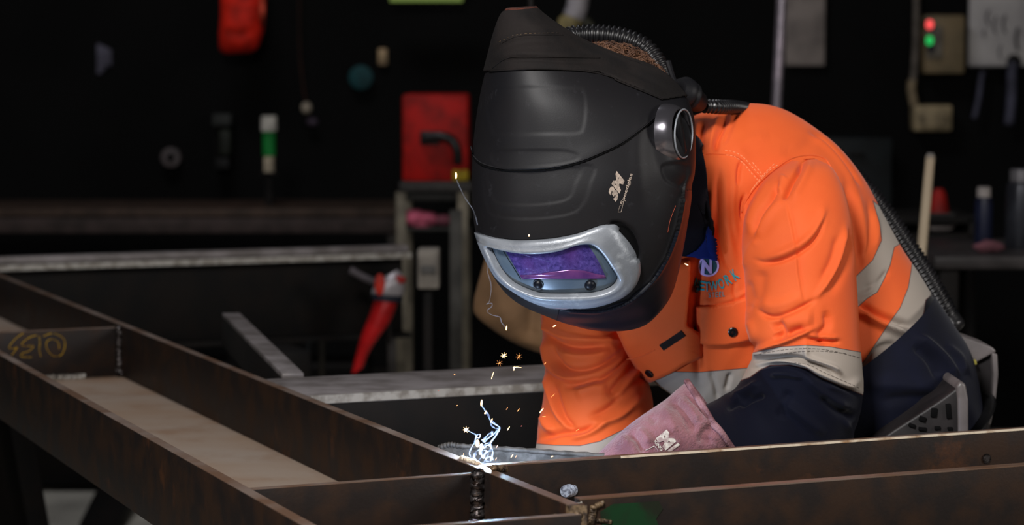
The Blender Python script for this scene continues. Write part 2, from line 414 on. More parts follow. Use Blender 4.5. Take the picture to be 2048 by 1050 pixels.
def grid_normals(Gd, C):
    du = np.gradient(Gd, axis=0); dv = (np.roll(Gd, -1, 1) - np.roll(Gd, 1, 1)) / 2
    n = np.cross(du, dv); n /= (np.linalg.norm(n, axis=2, keepdims=True) + 1e-12)
    s = np.sign(np.sum(n * (Gd - C[:, None, :]), axis=2).mean()); return n * s

def seg_dist(Q, poly):
    """distance of points Q (n,2) to polyline, signed side and parameter"""
    poly = np.asarray(poly, float); best = np.full(len(Q), 1e9); side = np.zeros(len(Q)); par = np.zeros(len(Q))
    ln = np.concatenate([[0], np.cumsum(np.linalg.norm(np.diff(poly, axis=0), axis=1))])
    for i in range(len(poly) - 1):
        a, b = poly[i], poly[i + 1]; d = b - a; L2 = d @ d + 1e-9
        t = np.clip(((Q - a) @ d) / L2, 0, 1); r = Q - (a + t[:, None] * d); ds = np.hypot(r[:, 0], r[:, 1])
        m = ds < best; best[m] = ds[m]; cr = d[0] * r[:, 1] - d[1] * r[:, 0]; side[m] = np.sign(cr)[m]
        par[m] = ((ln[i] + t * math.sqrt(L2)) / ln[-1])[m]
    return best, side, par

def poly_sdf(Q, poly):
    """signed distance to a closed polygon: positive inside"""
    poly = np.asarray(poly, float); d, _, _ = seg_dist(Q, np.vstack([poly, poly[:1]]))
    ins = np.zeros(len(Q), bool); j = len(poly) - 1
    for i in range(len(poly)):
        xi, yi = poly[i]; xj, yj = poly[j]
        c = ((yi > Q[:, 1]) != (yj > Q[:, 1])) & (Q[:, 0] < (xj - xi) * (Q[:, 1] - yi) / (yj - yi + 1e-12) + xi); ins ^= c; j = i
    return np.where(ins, d, -d)

def crease(Gd, C, folds, noise_amp=0.0, ns=9.0, seed=0, gain=1.0):
    """press folds into cloth. fold: (pts, width, amp_mm, kind) kind r=ridge, s=step (left side raised)"""
    N = grid_normals(Gd, C); sh = Gd.shape; Q = proj(Gd).reshape(-1, 2); n = N.reshape(-1, 3)
    face = np.clip((-n[:, 1]) * 2.5 + 0.6, 0, 1); D = np.zeros(len(Q))
    for f in folds:
        pts = catmull(f[0], max(8, 4 * len(f[0]))); wd = f[1]; amp = f[2] * 0.001 * gain; kd = f[3] if len(f) > 3 else 'r'
        lo = pts.min(0) - wd * 5; hi = pts.max(0) + wd * 5
        m = np.where((Q[:, 0] > lo[0]) & (Q[:, 0] < hi[0]) & (Q[:, 1] > lo[1]) & (Q[:, 1] < hi[1]))[0]
        if not len(m): continue
        d, s, p = seg_dist(Q[m], pts)
        tp = np.clip(np.minimum(p, 1 - p) * 5 + .12, 0, 1)
        if kd == 'r': v = np.exp(-(d / wd) ** 2)
        else: v = np.tanh(s * d / 1.6) * np.exp(-d / wd)
        D[m] += amp * v * tp
    D *= face
    if noise_amp:
        G0 = Gd.reshape(-1, 3); rs = np.random.RandomState(seed); acc = np.zeros(len(Q))
        for k in range(14):
            dr = rs.normal(size=3); dr /= np.linalg.norm(dr); fr = ns * rs.uniform(.6, 2.6); wv = rs.normal(size=3) * 4
            acc += np.sin(G0 @ dr * fr * 2 + np.sin(G0 @ wv + rs.uniform(0, 6)) * 1.6 + rs.uniform(0, 6)) / (fr / ns) / 4
        D += noise_amp * acc
    return Gd + N * D.reshape(sh[:2])[:, :, None]

def grid_faces(nu, nv, closed=True):
    F = []
    for i in range(nu - 1):
        for j in range(nv if closed else nv - 1):
            F.append((i * nv + j, i * nv + (j + 1) % nv, (i + 1) * nv + (j + 1) % nv, (i + 1) * nv + j))
    return F

def fix_normals(o):
    bm = bmesh.new(); bm.from_mesh(o.data); bmesh.ops.recalc_face_normals(bm, faces=bm.faces); bm.to_mesh(o.data); bm.free()

def grid_obj(name, Gd, m, parent, attrs=None, keep=None, thick=0.0, caps=(False, False)):
    nu, nv = Gd.shape[:2]; V = Gd.reshape(-1, 3); F = grid_faces(nu, nv)
    if keep is not None:
        k = keep.reshape(-1); F = [f for f in F if k[f[0]] and k[f[1]] and k[f[2]] and k[f[3]]]
    if caps[0]: F.append(tuple(range(nv))[::-1])
    if caps[1]: F.append(tuple(range((nu - 1) * nv, nu * nv)))
    o = mesh_obj(name, V, F, m, parent)
    if attrs:
        for k, a in attrs.items():
            at = o.data.attributes.new(k, 'FLOAT', 'POINT'); at.data.foreach_set('value', np.asarray(a, np.float32).reshape(-1))
    bm = bmesh.new(); bm.from_mesh(o.data)
    loose = [v for v in bm.verts if not v.link_faces]
    if loose: bmesh.ops.delete(bm, geom=loose, context='VERTS')
    bmesh.ops.recalc_face_normals(bm, faces=bm.faces); bm.to_mesh(o.data); bm.free()
    if thick:
        md = o.modifiers.new('thickness', 'SOLIDIFY'); md.thickness = thick; md.offset = -1
    return o

def bvh_of(Gd):
    V = [Vector(v) for v in Gd.reshape(-1, 3)]; return BVHTree.FromPolygons(V, grid_faces(*Gd.shape[:2]))
def hit(bv, px, py, cen=None):
    """surface point under a point of the pattern; near an edge it slides towards the middle"""
    o_ = Vector((0, 0, CZ))
    for k in range(14):
        x = px + ((cen[0] - px) * k * .02 if cen is not None else 0); y = py + ((cen[1] - py) * k * .02 if cen is not None else 0)
        r = Vector(ray(x, y)).normalized(); h = bv.ray_cast(o_, r)
        if h[0] is not None:
            n = h[1] if h[1].dot(r) < 0 else -h[1]
            p = np.array(h[0])
            if k: p = P(px, py, p[1])
            return np.array(p), np.array(n)
    return None, None

def drape_tube(bv, pxs, r, mb, off=0.0, n=80, smooth_pts=True, cen=None, sides=6):
    pts = []
    for (x, y) in (catmull(pxs, n) if smooth_pts else pxs):
        p, nn = hit(bv, x, y, cen)
        if p is not None: pts.append(p + nn * off)
    if len(pts) > 2: mb.tube(pts, r, sides)
def stitches(bv, pxs, mb, r=.0005, dash=5, gap=3, off=.0003):
    c = catmull(pxs, 400); ln = np.concatenate([[0], np.cumsum(np.hypot(*np.diff(c, axis=0).T))]); s = 0
    while s + dash < ln[-1]:
        seg = [(np.interp(s + q * dash, ln, c[:, 0]), np.interp(s + q * dash, ln, c[:, 1])) for q in (0, .33, .66, 1)]
        drape_tube(bv, seg, r, mb, off, smooth_pts=False, sides=5); s += dash + gap

def resample(poly, n, smooth=False, closed=True):
    poly = np.asarray(poly, float)
    if smooth:
        q = np.vstack([poly[-1:], poly, poly[:2]]); c = catmull(q, len(q) * 30); L_ = (len(q) - 1)
        poly = c[int(len(c) / L_):int(len(c) * (L_ - 1) / L_)]
    p = np.vstack([poly, poly[:1]]) if closed else poly
    ln = np.concatenate([[0], np.cumsum(np.hypot(*np.diff(p, axis=0).T))]); t = np.linspace(0, ln[-1], n, endpoint=not closed)
    return np.stack([np.interp(t, ln, p[:, 0]), np.interp(t, ln, p[:, 1])], -1)

def by_angle(poly, cen, n, smooth=False):
    """boundary radius sampled at even angles round cen, so two outlines can be joined"""
    q = resample(poly, 1200, smooth); a = np.unwrap(np.arctan2(q[:, 1] - cen[1], q[:, 0] - cen[0]))
    if a[-1] < a[0]: q = q[::-1]; a = a[::-1]
    a = np.concatenate([a - 2 * PI, a, a + 2 * PI]); qq = np.vstack([q, q, q]); o_ = np.argsort(a); a = a[o_]; qq = qq[o_]
    t = np.linspace(-PI, PI, n, endpoint=False); return np.stack([np.interp(t, a, qq[:, 0]), np.interp(t, a, qq[:, 1])], -1)

def patch(name, bv, poly, m, parent, off=.001, rim=.0, rings=7, n=96, smooth=False, cen=None, prof=None, angle=False, flat=None):
    poly = np.asarray(poly, float); cen = poly.mean(0) if cen is None else np.array(cen, float)
    b = by_angle(poly, cen, n, smooth) if angle else resample(poly, n, smooth)
    V = []; F = []
    rows = [(1.0, rim - .0006)] + [(1 - .02 - .98 * k / rings, off if prof is None else prof(1 - k / rings)) for k in range(rings)]
    for (s, h) in rows:
        for q in b:
            x = cen + (q - cen) * s; p, nn = hit(bv, x[0], x[1], cen)
            if p is None: p = P(x[0], x[1], 2.8); nn = np.array([0, -1, 0])
            V.append(p + nn * h)
    p, nn = hit(bv, *cen); V.append(p + nn * (off if prof is None else prof(0)))
    for k in range(len(rows) - 1):
        for i in range(n): F.append((k * n + i, k * n + (i + 1) % n, (k + 1) * n + (i + 1) % n, (k + 1) * n + i))
    k = (len(rows) - 1) * n
    for i in range(n): F.append((k + i, k + (i + 1) % n, len(V) - 1))
    o = mesh_obj(name, V, F, m, parent); fix_normals(o)
    return o, V

def text_on(bv, body, quad, m, parent, name, bold=0.0, off=.0006, shear=0.0, arc=0.0, extr=True):
    """lettering laid on a surface. quad: px of lower-left, lower-right, upper-left corners"""
    cu = bpy.data.curves.new('lettering', 'FONT'); cu.body = body; cu.size = 1; cu.offset = bold; cu.shear = shear; cu.resolution_u = 6
    t = bpy.data.objects.new('lettering', cu); col.objects.link(t); dg = bpy.context.evaluated_depsgraph_get()
    me = t.evaluated_get(dg).to_mesh(); bm = bmesh.new(); bm.from_mesh(me)
    bmesh.ops.triangulate(bm, faces=bm.faces); bmesh.ops.subdivide_edges(bm, edges=[e for e in bm.edges if e.calc_length() > .15], cuts=1)
    v = np.array([x.co[:2] for x in bm.verts]); lo = v.min(0); hi = v.max(0); uv = (v - lo) / (hi - lo)
    ll, lr, ul = [np.array(q, float) for q in quad]
    V = []
    bm.verts.index_update()
    for (a, b_) in uv:
        x = ll + (lr - ll) * a + (ul - ll) * b_
        if arc:
            dn = (ul - ll) / np.linalg.norm(ul - ll); x = x + dn * arc * (4 * a * (1 - a))
        p, nn = hit(bv, x[0], x[1])
        if p is None: p = P(x[0], x[1], 2.8); nn = np.array([0, -1., 0])
        V.append(p + nn * off)
    F = [[q.index for q in f.verts] for f in bm.faces]; bm.free(); t.evaluated_get(dg).to_mesh_clear(); bpy.data.objects.remove(t); bpy.data.curves.remove(cu)
    o = mesh_obj(name, V, F, m, parent, smooth=False); return o

# ------------------------------------------------------------------ cloth materials
def cloth(name, base, dark=None, weave=900, rough=.8, zones=False, sheen=.08):
    m = bpy.data.materials.new(name); m.use_nodes = True; nt = m.node_tree; N = nt.nodes; L = nt.links; b = N['Principled BSDF']
    b.inputs['Roughness'].default_value = rough; b.inputs['Specular IOR Level'].default_value = .18
    b.inputs['Sheen Weight'].default_value = sheen; b.inputs['Sheen Roughness'].default_value = .4
    tc = N.new('ShaderNodeTexCoord'); nz = N.new('ShaderNodeTexNoise'); nz.inputs['Scale'].default_value = 14; nz.inputs['Detail'].default_value = 5
    L.new(tc.outputs['Object'], nz.inputs['Vector'])
    mx = N.new('ShaderNodeMix'); mx.data_type = 'RGBA'; mr = N.new('ShaderNodeMapRange'); mr.inputs[1].default_value = .35; mr.inputs[2].default_value = .7
    L.new(nz.outputs['Fac'], mr.inputs[0]); L.new(mr.outputs[0], mx.inputs[0]); mx.inputs[6].default_value = lin(base); mx.inputs[7].default_value = lin(dark or base)
    last = mx.outputs[2]
    if zones:
        for att, c, edge in (('grey', (158, 148, 138), (60, 50, 50)), ('navy', (9, 11, 25), (8, 9, 20))):
            at = N.new('ShaderNodeAttribute'); at.attribute_name = att
            g0 = N.new('ShaderNodeMapRange'); g0.inputs[1].default_value = -.6; g0.inputs[2].default_value = .4; L.new(at.outputs['Fac'], g0.inputs[0])
            x1 = N.new('ShaderNodeMix'); x1.data_type = 'RGBA'; L.new(g0.outputs[0], x1.inputs[0]); L.new(last, x1.inputs[6]); x1.inputs[7].default_value = lin(edge)
            g1 = N.new('ShaderNodeMapRange'); g1.inputs[1].default_value = .8; g1.inputs[2].default_value = 1.8; L.new(at.outputs['Fac'], g1.inputs[0])
            x2 = N.new('ShaderNodeMix'); x2.data_type = 'RGBA'; L.new(g1.outputs[0], x2.inputs[0]); L.new(x1.outputs[2], x2.inputs[6]); x2.inputs[7].default_value = lin(c); last = x2.outputs[2]
    b.inputs['Specular IOR Level'].default_value = .18
    if zones:
        sm = N.new('ShaderNodeMapRange'); sm.inputs[1].default_value = -.5; sm.inputs[2].default_value = .5; sm.inputs[3].default_value = .6; sm.inputs[4].default_value = .10; L.new(at.outputs['Fac'], sm.inputs[0]); L.new(sm.outputs[0], b.inputs['Specular IOR Level'])
    elif base[0] > 200: b.inputs['Specular IOR Level'].default_value = .6
    L.new(last, b.inputs['Base Color'])
    wv = N.new('ShaderNodeTexNoise'); wv.inputs['Scale'].default_value = weave; L.new(tc.outputs['Object'], wv.inputs['Vector'])
    bp = N.new('ShaderNodeBump'); bp.inputs['Strength'].default_value = .25; bp.inputs['Distance'].default_value = .0006
    L.new(wv.outputs['Fac'], bp.inputs['Height']); L.new(bp.outputs[0], b.inputs['Normal'])
    return m
M['shirt'] = cloth('orange_drill', (226, 93, 28), (220, 86, 22), zones=True)
M['orange'] = cloth('orange_drill_plain', (226, 93, 28), (220, 86, 22))
M['navy'] = cloth('navy_drill', (9, 11, 26), (7, 9, 20), sheen=.05)
M['blue'] = cloth('arc_lit_collar_cloth', (14, 40, 120), (12, 34, 100))  # navy collar cloth tinted blue to carry the arc light
M['trousers'] = cloth('navy_trousers_cloth', (10, 14, 34), (7, 9, 22), sheen=.05)
M['thread'] = nmat('pale_thread', (250, 170, 120), rough=.8)
M['thread_dark'] = nmat('dark_thread', (92, 84, 78), rough=.8)
M['leather'] = nmat('suede_leather', (138, 92, 98), (108, 68, 76), 26, .9, 0, .2, (420, .9, .0022), c3=(150, 116, 126), s3=60, thr3=(.55, .8), sheen=.3)
M['hem'] = nmat('suede_leather_hem', (150, 112, 118), (112, 76, 82), 60, .9, 0, .2, (420, .9, .0022))
M['skin'] = nmat('skin', (196, 140, 116), (180, 122, 100), 30, .55)
M['hair'] = nmat('brown_hair', (112, 78, 56), (70, 46, 34), 60, .6, 0, .4)
M['button'] = nmat('black_press_stud', (10, 12, 16), rough=.25, spec=.6)
M['logo_light'] = nmat('arc_lit_lilac_embroidery', (205, 195, 255), rough=.7, spec=.3)  # base colour brightened for the glow of the thread under the arc
M['logo_teal'] = nmat('teal_embroidery', (20, 150, 160), rough=.7)
M['logo_dark'] = nmat('dark_teal_embroidery', (22, 80, 92), rough=.7)
M['boot'] = nmat('boot_leather', (60, 44, 30), (40, 30, 22), 30, .7)

person = thing('person', 'person in orange and navy work shirt with grey tape, bent forward welding in red gauntlets', 'person', (.42, 3.05, 0))

# ---- torso of the shirt. rings given by back and front outline points
def ring2(back, Yb, front, Yf, b, tilt=(0, 0, 0)):
    a = P(back[0], back[1], Yb); c = P(front[0], front[1], Yf); C = (a + c) / 2; E = (a - c) / 2
    e2 = np.array([0.0, -1, 0]) + np.array(tilt); e2 -= E * (e2 @ E) / (E @ E); e2 /= np.linalg.norm(e2)
    return C, E, e2 * b
torso_r = [
    ring2((1345, 262), 3.090, (1250, 350), 3.045, 0.052),
    ring2((1378, 236), 3.100, (1205, 470), 3.045, 0.086),
    ring2((1430, 219), 3.110, (1185, 590), 3.035, 0.116),
    ring2((1490, 210), 3.120, (1218, 680), 3.025, 0.129),
    ring2((1552, 219), 3.130, (1282, 736), 3.025, 0.133),
    ring2((1610, 250), 3.140, (1325, 775), 3.025, 0.133),
    ring2((1668, 296), 3.150, (1372, 806), 3.025, 0.129),
    ring2((1718, 358), 3.160, (1380, 835), 3.035, 0.125),
    ring2((1758, 436), 3.170, (1450, 850), 3.045, 0.120),
    ring2((1790, 500), 3.180, (1510, 860), 3.055, 0.119),
    ring2((1822, 555), 3.190, (1570, 870), 3.065, 0.119),
    ring2((1850, 612), 3.200, (1620, 885), 3.075, 0.119),
    ring2((1872, 650), 3.200, (1650, 905), 3.085, 0.119)]
T, TC = loft(torso_r, 420, 420)
torso_folds = [
    ([(1621, 262), (1642, 272), (1671, 299), (1700, 335), (1722, 372)], 4, -5, 'r'),
    ([(1616, 268), (1640, 282), (1668, 309), (1692, 342), (1712, 380)], 6, 2.5, 'r'),
    ([(1455, 225), (1446, 250), (1434, 280), (1430, 305)], 7, -6), ([(1440, 225), (1428, 260), (1420, 300)], 6, 3),
    ([(1476, 220), (1460, 255), (1447, 290)], 6, -3), ([(1412, 238), (1404, 262), (1402, 300)], 6, -5), ([(1396, 240), (1390, 280), (1392, 305)], 6, 3),
    ([(1482, 320), (1477, 345), (1476, 372)], 4, -5), ([(1488, 390), (1484, 415), (1485, 440)], 4, -6),
    ([(1500, 330), (1480, 300), (1500, 280), (1540, 270)], 12, 1.6),
    ([(1437, 330), (1436, 400), (1440, 470), (1450, 520), (1466, 545)], 5, -3.2), ([(1452, 330), (1452, 400), (1458, 470), (1470, 530)], 8, 2.6),
    ([(1425, 360), (1422, 430), (1424, 480), (1434, 530)], 7, 2.5), ([(1414, 380), (1410, 440)], 6, -3),
    ([(1470, 350), (1466, 420), (1474, 480)], 6, 2),
    ([(1690, 360), (1705, 420), (1716, 480), (1722, 540)], 7, -5), ([(1708, 370), (1722, 430), (1728, 500), (1722, 560)], 8, 3),
    ([(1735, 395), (1742, 440), (1738, 490), (1722, 530)], 6, -2.5), ([(1748, 420), (1756, 460), (1750, 500)], 6, 2),
    ([(1728, 575), (1745, 572), (1762, 560), (1778, 540)], 6, -3), ([(1715, 590), (1735, 585), (1760, 560)], 5, 2),
    ([(1706, 618), (1730, 632), (1752, 644), (1776, 654), (1800, 664), (1822, 676)], 7, 11),
    ([(1712, 606), (1740, 620), (1768, 634), (1800, 645), (1830, 655)], 7, -8),
    ([(1735, 720), (1752, 700), (1772, 690), (1800, 690)], 6, -3.5), ([(1730, 745), (1760, 730), (1785, 705)], 6, 3),
    ([(1398, 520), (1395, 600), (1394, 700), (1400, 770)], 9, -9), ([(1420, 740), (1430, 770), (1436, 800)], 5, -3), ([(1460, 745), (1452, 780)], 5, -3),
    ([(1262, 610), (1266, 650), (1275, 690)], 7, 2), ([(1400, 600), (1430, 604), (1465, 596), (1500, 580)], 4, 2.4),
    ([(1470, 560), (1468, 580), (1472, 600)], 4, -2), ([(1640, 260), (1600, 300), (1560, 300)], 14, -1.5)]
T = crease(T, TC, torso_folds, .0012, 9, 3, 1.2)
TQ = proj(T).reshape(-1, 2)
g1 = poly_sdf(TQ, [(1745, 400), (1759, 447), (1763, 480), (1745, 520), (1706, 558), (1600, 660), (1500, 735), (1398, 744), (1300, 742), (1240, 830), (1480, 830), (1600, 740), (1712, 618), (1735, 597), (1755, 585), (1768, 560), (1781, 530), (1789, 495), (1830, 470)])
g2 = poly_sdf(TQ, [(1830, 470), (1822, 540), (1816, 575), (1800, 615), (1775, 650), (1728, 722), (1650, 800), (1560, 900), (1650, 900), (1725, 757), (1765, 742), (1785, 720), (1796, 700), (1822, 680), (1835, 660), (1848, 625), (1852, 600), (1900, 560)])
nv_ = poly_sdf(TQ, [(1900, 560), (1852, 600), (1848, 625), (1835, 660), (1822, 680), (1796, 700), (1785, 720), (1765, 742), (1725, 757), (1650, 850), (1600, 1200), (2200, 1200), (2200, 400)])
hd = poly_sdf(TQ, [(1300, 742), (1398, 744), (1398, 830), (1240, 830)])
fshirt = grid_obj('shirt', T, M['shirt'], person, {'grey': np.maximum(g1, g2), 'navy': nv_}, thick=.0015)
TB = bvh_of(T)

def ring_lr(l, r, Y, b, dY=0.0):
    a = P(l[0], l[1], Y + dY); c = P(r[0], r[1], Y - dY); C = (a + c) / 2; E = (c - a) / 2
    e2 = np.array([0.0, -1, 0]); e2 -= E * (e2 @ E) / (E @ E); e2 /= np.linalg.norm(e2); return C, E, e2 * b
near_r = [
    ring_lr((1585, 322), (1630, 318), 3.00, .020),
    ring_lr((1545, 345), (1662, 335), 2.985, .050),
    ring_lr((1512, 382), (1684, 375), 2.97, .068),
    ring_lr((1490, 430), (1699, 430), 2.955, .078),
    ring_lr((1484, 490), (1708, 495), 2.945, .082),
    ring_lr((1490, 550), (1711, 560), 2.94, .083),
    ring_lr((1492, 610), (1715, 625), 2.935, .083),
    ring_lr((1494, 660), (1719, 690), 2.93, .083),
    ring_lr((1510, 700), (1723, 735), 2.93, .083),
    ring_lr((1494, 742), (1724, 790), 2.93, .082),
    ring_lr((1478, 770), (1706, 860), 2.93, .080),
    ring_lr((1466, 783), (1640, 960), 2.93, .078),
    ring_lr((1452, 790), (1540, 985), 2.92, .075),
    ring_lr((1436, 800), (1470, 960), 2.90, .068),
    ring_lr((1410, 812), (1415, 930), 2.875, .055),
    ring_lr((1370, 830), (1370, 930), 2.86, .045)]
near_folds = [
    ([(1647, 410), (1642, 440), (1625, 468), (1600, 490), (1564, 508), (1530, 514)], 9, 4.5),
    ([(1652, 430), (1632, 474), (1606, 500), (1566, 520), (1532, 526), (1510, 520)], 5, -5),
    ([(1572, 405), (1584, 455), (1592, 500), (1598, 555), (1608, 608)], 9, 2.2, 's'),
    ([(1690, 450), (1687, 475), (1674, 523), (1653, 565), (1630, 598)], 6, 5), ([(1700, 470), (1695, 510), (1680, 550), (1656, 590)], 10, -3.5),
    ([(1676, 470), (1664, 520), (1642, 562)], 8, -2.5),
    ([(1515, 618), (1530, 630), (1548, 634), (1575, 628), (1612, 610), (1632, 598)], 5, -5), ([(1520, 600), (1545, 612), (1580, 604), (1606, 590)], 12, 3),
    ([(1560, 650), (1600, 640), (1628, 640)], 20, 5), ([(1652, 620), (1655, 650), (1640, 672), (1660, 690)], 8, -5),
    ([(1512, 700), (1540, 690), (1572, 682), (1605, 668), (1632, 655)], 5, 6), ([(1545, 660), (1560, 650), (1566, 664), (1552, 682)], 9, -7),
    ([(1575, 672), (1590, 662), (1610, 658)], 7, -6),
    ([(1612, 676), (1640, 682), (1680, 684)], 4, -4.5), ([(1612, 669), (1640, 674), (1680, 676)], 5, 3),
    ([(1607, 318), (1597, 340), (1582, 366), (1566, 402)], 5, -6.5), ([(1625, 322), (1612, 350), (1594, 385), (1580, 400)], 8, 3.5),
    ([(1570, 350), (1562, 365), (1556, 385)], 8, 3.5),
    ([(1560, 362), (1541, 397), (1519, 429), (1508, 468)], 5, -6.5), ([(1548, 352), (1522, 390), (1502, 430), (1497, 470)], 8, 3),
    ([(1570, 395), (1545, 420), (1525, 450), (1512, 480)], 8, 3),
    ([(1487, 540), (1500, 500), (1520, 478)], 8, 2.5), ([(1524, 540), (1520, 580), (1505, 610)], 12, -3),
    ([(1496, 560), (1500, 590), (1496, 625)], 8, -2.5), ([(1497, 640), (1506, 665), (1504, 690)], 8, 3),
    ([(1611, 684), (1611, 700), (1617, 715), (1642, 726), (1668, 735), (1685, 750)], 5, 6),
    ([(1500, 720), (1540, 716), (1590, 716), (1622, 724), (1655, 736), (1672, 750)], 5, -7), ([(1497, 712), (1540, 706), (1590, 702)], 7, 4),
    ([(1650, 770), (1690, 775), (1720, 760)], 8, 3),
    ([(1508, 738), (1550, 728), (1600, 736), (1640, 758), (1720, 790)], 4, -6.5), ([(1516, 730), (1560, 721), (1606, 729), (1646, 750), (1722, 782)], 4, 3.5),
    ([(1540, 752), (1575, 750), (1606, 756)], 5, 5), ([(1610, 752), (1650, 790), (1700, 818)], 9, 5), ([(1640, 790), (1680, 826), (1712, 832)], 8, -5),
    ([(1460, 800), (1500, 778), (1520, 762)], 7, 5), ([(1480, 812), (1500, 800), (1530, 790)], 6, -5), ([(1455, 820), (1490, 796), (1505, 785)], 5, -3),
    ([(1560, 800), (1600, 830), (1650, 870)], 10, 4), ([(1580, 780), (1566, 810), (1560, 840)], 10, -3), ([(1690, 840), (1700, 870), (1690, 900)], 6, 3)]
NA, NC = loft(near_r, 420, 300)
NA = crease(NA, NC, near_folds, .0008, 9, 5, 1.25)
NQ = proj(NA).reshape(-1, 2)
ng = poly_sdf(NQ, [(1440, 722), (1494, 705), (1510, 704), (1560, 693), (1611, 690), (1660, 693), (1723, 704), (1780, 712), (1780, 840), (1724, 789), (1680, 772), (1640, 755), (1615, 738), (1580, 730), (1540, 731), (1522, 739), (1500, 755), (1440, 775)])
nn_ = poly_sdf(NQ, [(1440, 775), (1500, 755), (1522, 739), (1540, 731), (1580, 730), (1615, 738), (1640, 755), (1680, 772), (1724, 789), (1780, 840), (1780, 1300), (1200, 1300), (1200, 700), (1440, 745)])
sleeve_n = grid_obj('sleeve', NA, M['shirt'], fshirt, {'grey': ng, 'navy': nn_})
NB = bvh_of(NA)

far_r = [
    ring_lr((1130, 520), (1250, 540), 3.08, .05),
    ring_lr((1090, 565), (1250, 600), 3.07, .075),
    ring_lr((1082, 615), (1258, 650), 3.06, .085),
    ring_lr((1086, 680), (1276, 715), 3.05, .088),
    ring_lr((1091, 740), (1298, 770), 3.04, .088),
    ring_lr((1087, 800), (1306, 815), 3.03, .088),
    ring_lr((1078, 850), (1300, 850), 3.02, .085),
    ring_lr((1073, 895), (1262, 905), 3.01, .082),
    ring_lr((1060, 930), (1210, 960), 3.0, .075),
    ring_lr((1020, 925), (1120, 1010), 2.98, .06),
    ring_lr((985, 905), (1060, 1000), 2.95, .05),
    ring_lr((960, 900), (1010, 990), 2.91, .042)]
far_folds = [
    ([(1086, 640), (1104, 662), (1140, 676), (1200, 682), (1245, 676)], 7, 4.5), ([(1088, 660), (1110, 682), (1150, 694), (1210, 690)], 7, -4.5),
    ([(1092, 672), (1097, 712), (1108, 738), (1135, 756), (1160, 756)], 7, 6), ([(1105, 690), (1116, 722), (1140, 740), (1180, 738), (1225, 718), (1258, 690)], 6, -5),
    ([(1120, 700), (1150, 712), (1190, 712), (1220, 700)], 9, 4), ([(1130, 772), (1160, 768), (1190, 760), (1206, 757), (1240, 735), (1265, 708)], 6, -5),
    ([(1094, 745), (1104, 790), (1116, 825), (1136, 856)], 6, 6), ([(1108, 770), (1114, 800), (1128, 835), (1150, 858)], 6, -4.5),
    ([(1086, 830), (1092, 850), (1106, 865)], 7, 4), ([(1150, 790), (1185, 776), (1215, 778)], 14, 4.5), ([(1215, 795), (1245, 760), (1276, 722)], 9, -5),
    ([(1235, 800), (1265, 760), (1286, 730)], 8, 4), ([(1175, 835), (1220, 815), (1262, 770), (1290, 740)], 8, -5), ([(1190, 850), (1240, 832), (1285, 790)], 7, 4),
    ([(1080, 878), (1120, 866), (1165, 862), (1190, 850)], 6, -5), ([(1140, 880), (1180, 865), (1215, 845)], 6, 3.5), ([(1090, 615), (1096, 640), (1100, 668)], 5, 4)]
FA, FC = loft(far_r, 320, 240)
FA = crease(FA, FC, far_folds, .0014, 9, 8, 1.5)
FQ = proj(FA).reshape(-1, 2)
fg = poly_sdf(FQ, [(1030, 886), (1073, 887), (1110, 890), (1160, 891), (1200, 882), (1240, 862), (1275, 848), (1330, 838), (1330, 950), (1230, 940), (1160, 935), (1040, 915)])
fn = poly_sdf(FQ, [(1040, 915), (1160, 935), (1230, 940), (1330, 950), (1330, 1300), (700, 1300), (700, 860), (1040, 880)])
sleeve_f = grid_obj('sleeve', FA, M['shirt'], fshirt, {'grey': fg, 'navy': fn})
# loose navy cuff area of the far arm showing beside the tape
# stitching along the yoke and armhole
mb = MB()
for line in ([(1450, 301), (1470, 305), (1488, 316), (1504, 334), (1524, 356), (1527, 365)], [(1452, 310), (1470, 314), (1486, 326), (1500, 343), (1517, 362)],
             [(1505, 325), (1517, 340), (1530, 358)], [(1556, 330), (1540, 340), (1524, 356), (1505, 378), (1492, 400), (1486, 418)],
             [(1548, 328), (1532, 344), (1518, 360), (1502, 382), (1490, 406)]):
    stitches(TB, line, mb, .00042)
mb.build('stitching', M['thread'], fshirt, auto=False)
mb = MB(); drape_tube(TB, [(1395, 316), (1412, 308), (1440, 308), (1470, 312), (1490, 324), (1508, 345), (1524, 362)], .0011, mb, .0002)
drape_tube(TB, [(1484, 425), (1490, 405), (1504, 382), (1524, 360), (1545, 342), (1575, 320), (1605, 311), (1630, 311), (1650, 318), (1662, 334), (1676, 362), (1690, 400)], .0014, mb, .0)
mb.build('yoke_seam', M['orange'], fshirt, auto=False)
mb = MB()
for line in ([(1500, 712), (1560, 701), (1611, 697), (1660, 701), (1722, 716)], [(1560, 708), (1590, 704), (1640, 702), (1700, 708)], [(1560, 724), (1600, 727), (1622, 732), (1650, 746), (1700, 768), (1722, 778)]):
    stitches(NB, line, mb, .00035, 6, 3)
mb.build('stitching', M['thread_dark'], sleeve_n, auto=False)

# collar, pockets, buttons, logo
patch('collar', TB, [(1380, 255), (1404, 300), (1412, 340), (1418, 400), (1425, 450), (1426, 480), (1432, 520), (1355, 512), (1330, 480), (1335, 300)], M['navy'], fshirt, .006, rings=8, n=120)
patch('collar', TB, [(1420, 452), (1427, 480), (1433, 520), (1400, 516), (1370, 512), (1392, 500), (1408, 480)], M['blue'], fshirt, .0085, rings=5, n=80)  # lower collar tip: arc light painted over the navy as a blue patch
pk, _ = patch('pocket_flap', TB, [(1230, 625), (1258, 690), (1285, 733), (1300, 752), (1312, 754), (1350, 736), (1394, 708), (1392, 668), (1374, 645), (1376, 600), (1380, 520), (1300, 540)], M['orange'], fshirt, .012, rings=9, n=150)
pk2, _ = patch('pocket_flap', TB, [(1398, 612), (1400, 650), (1404, 684), (1415, 689), (1450, 689), (1480, 683), (1500, 678), (1506, 590), (1470, 602), (1430, 610)], M['orange'], fshirt, .006, rings=7, n=120)
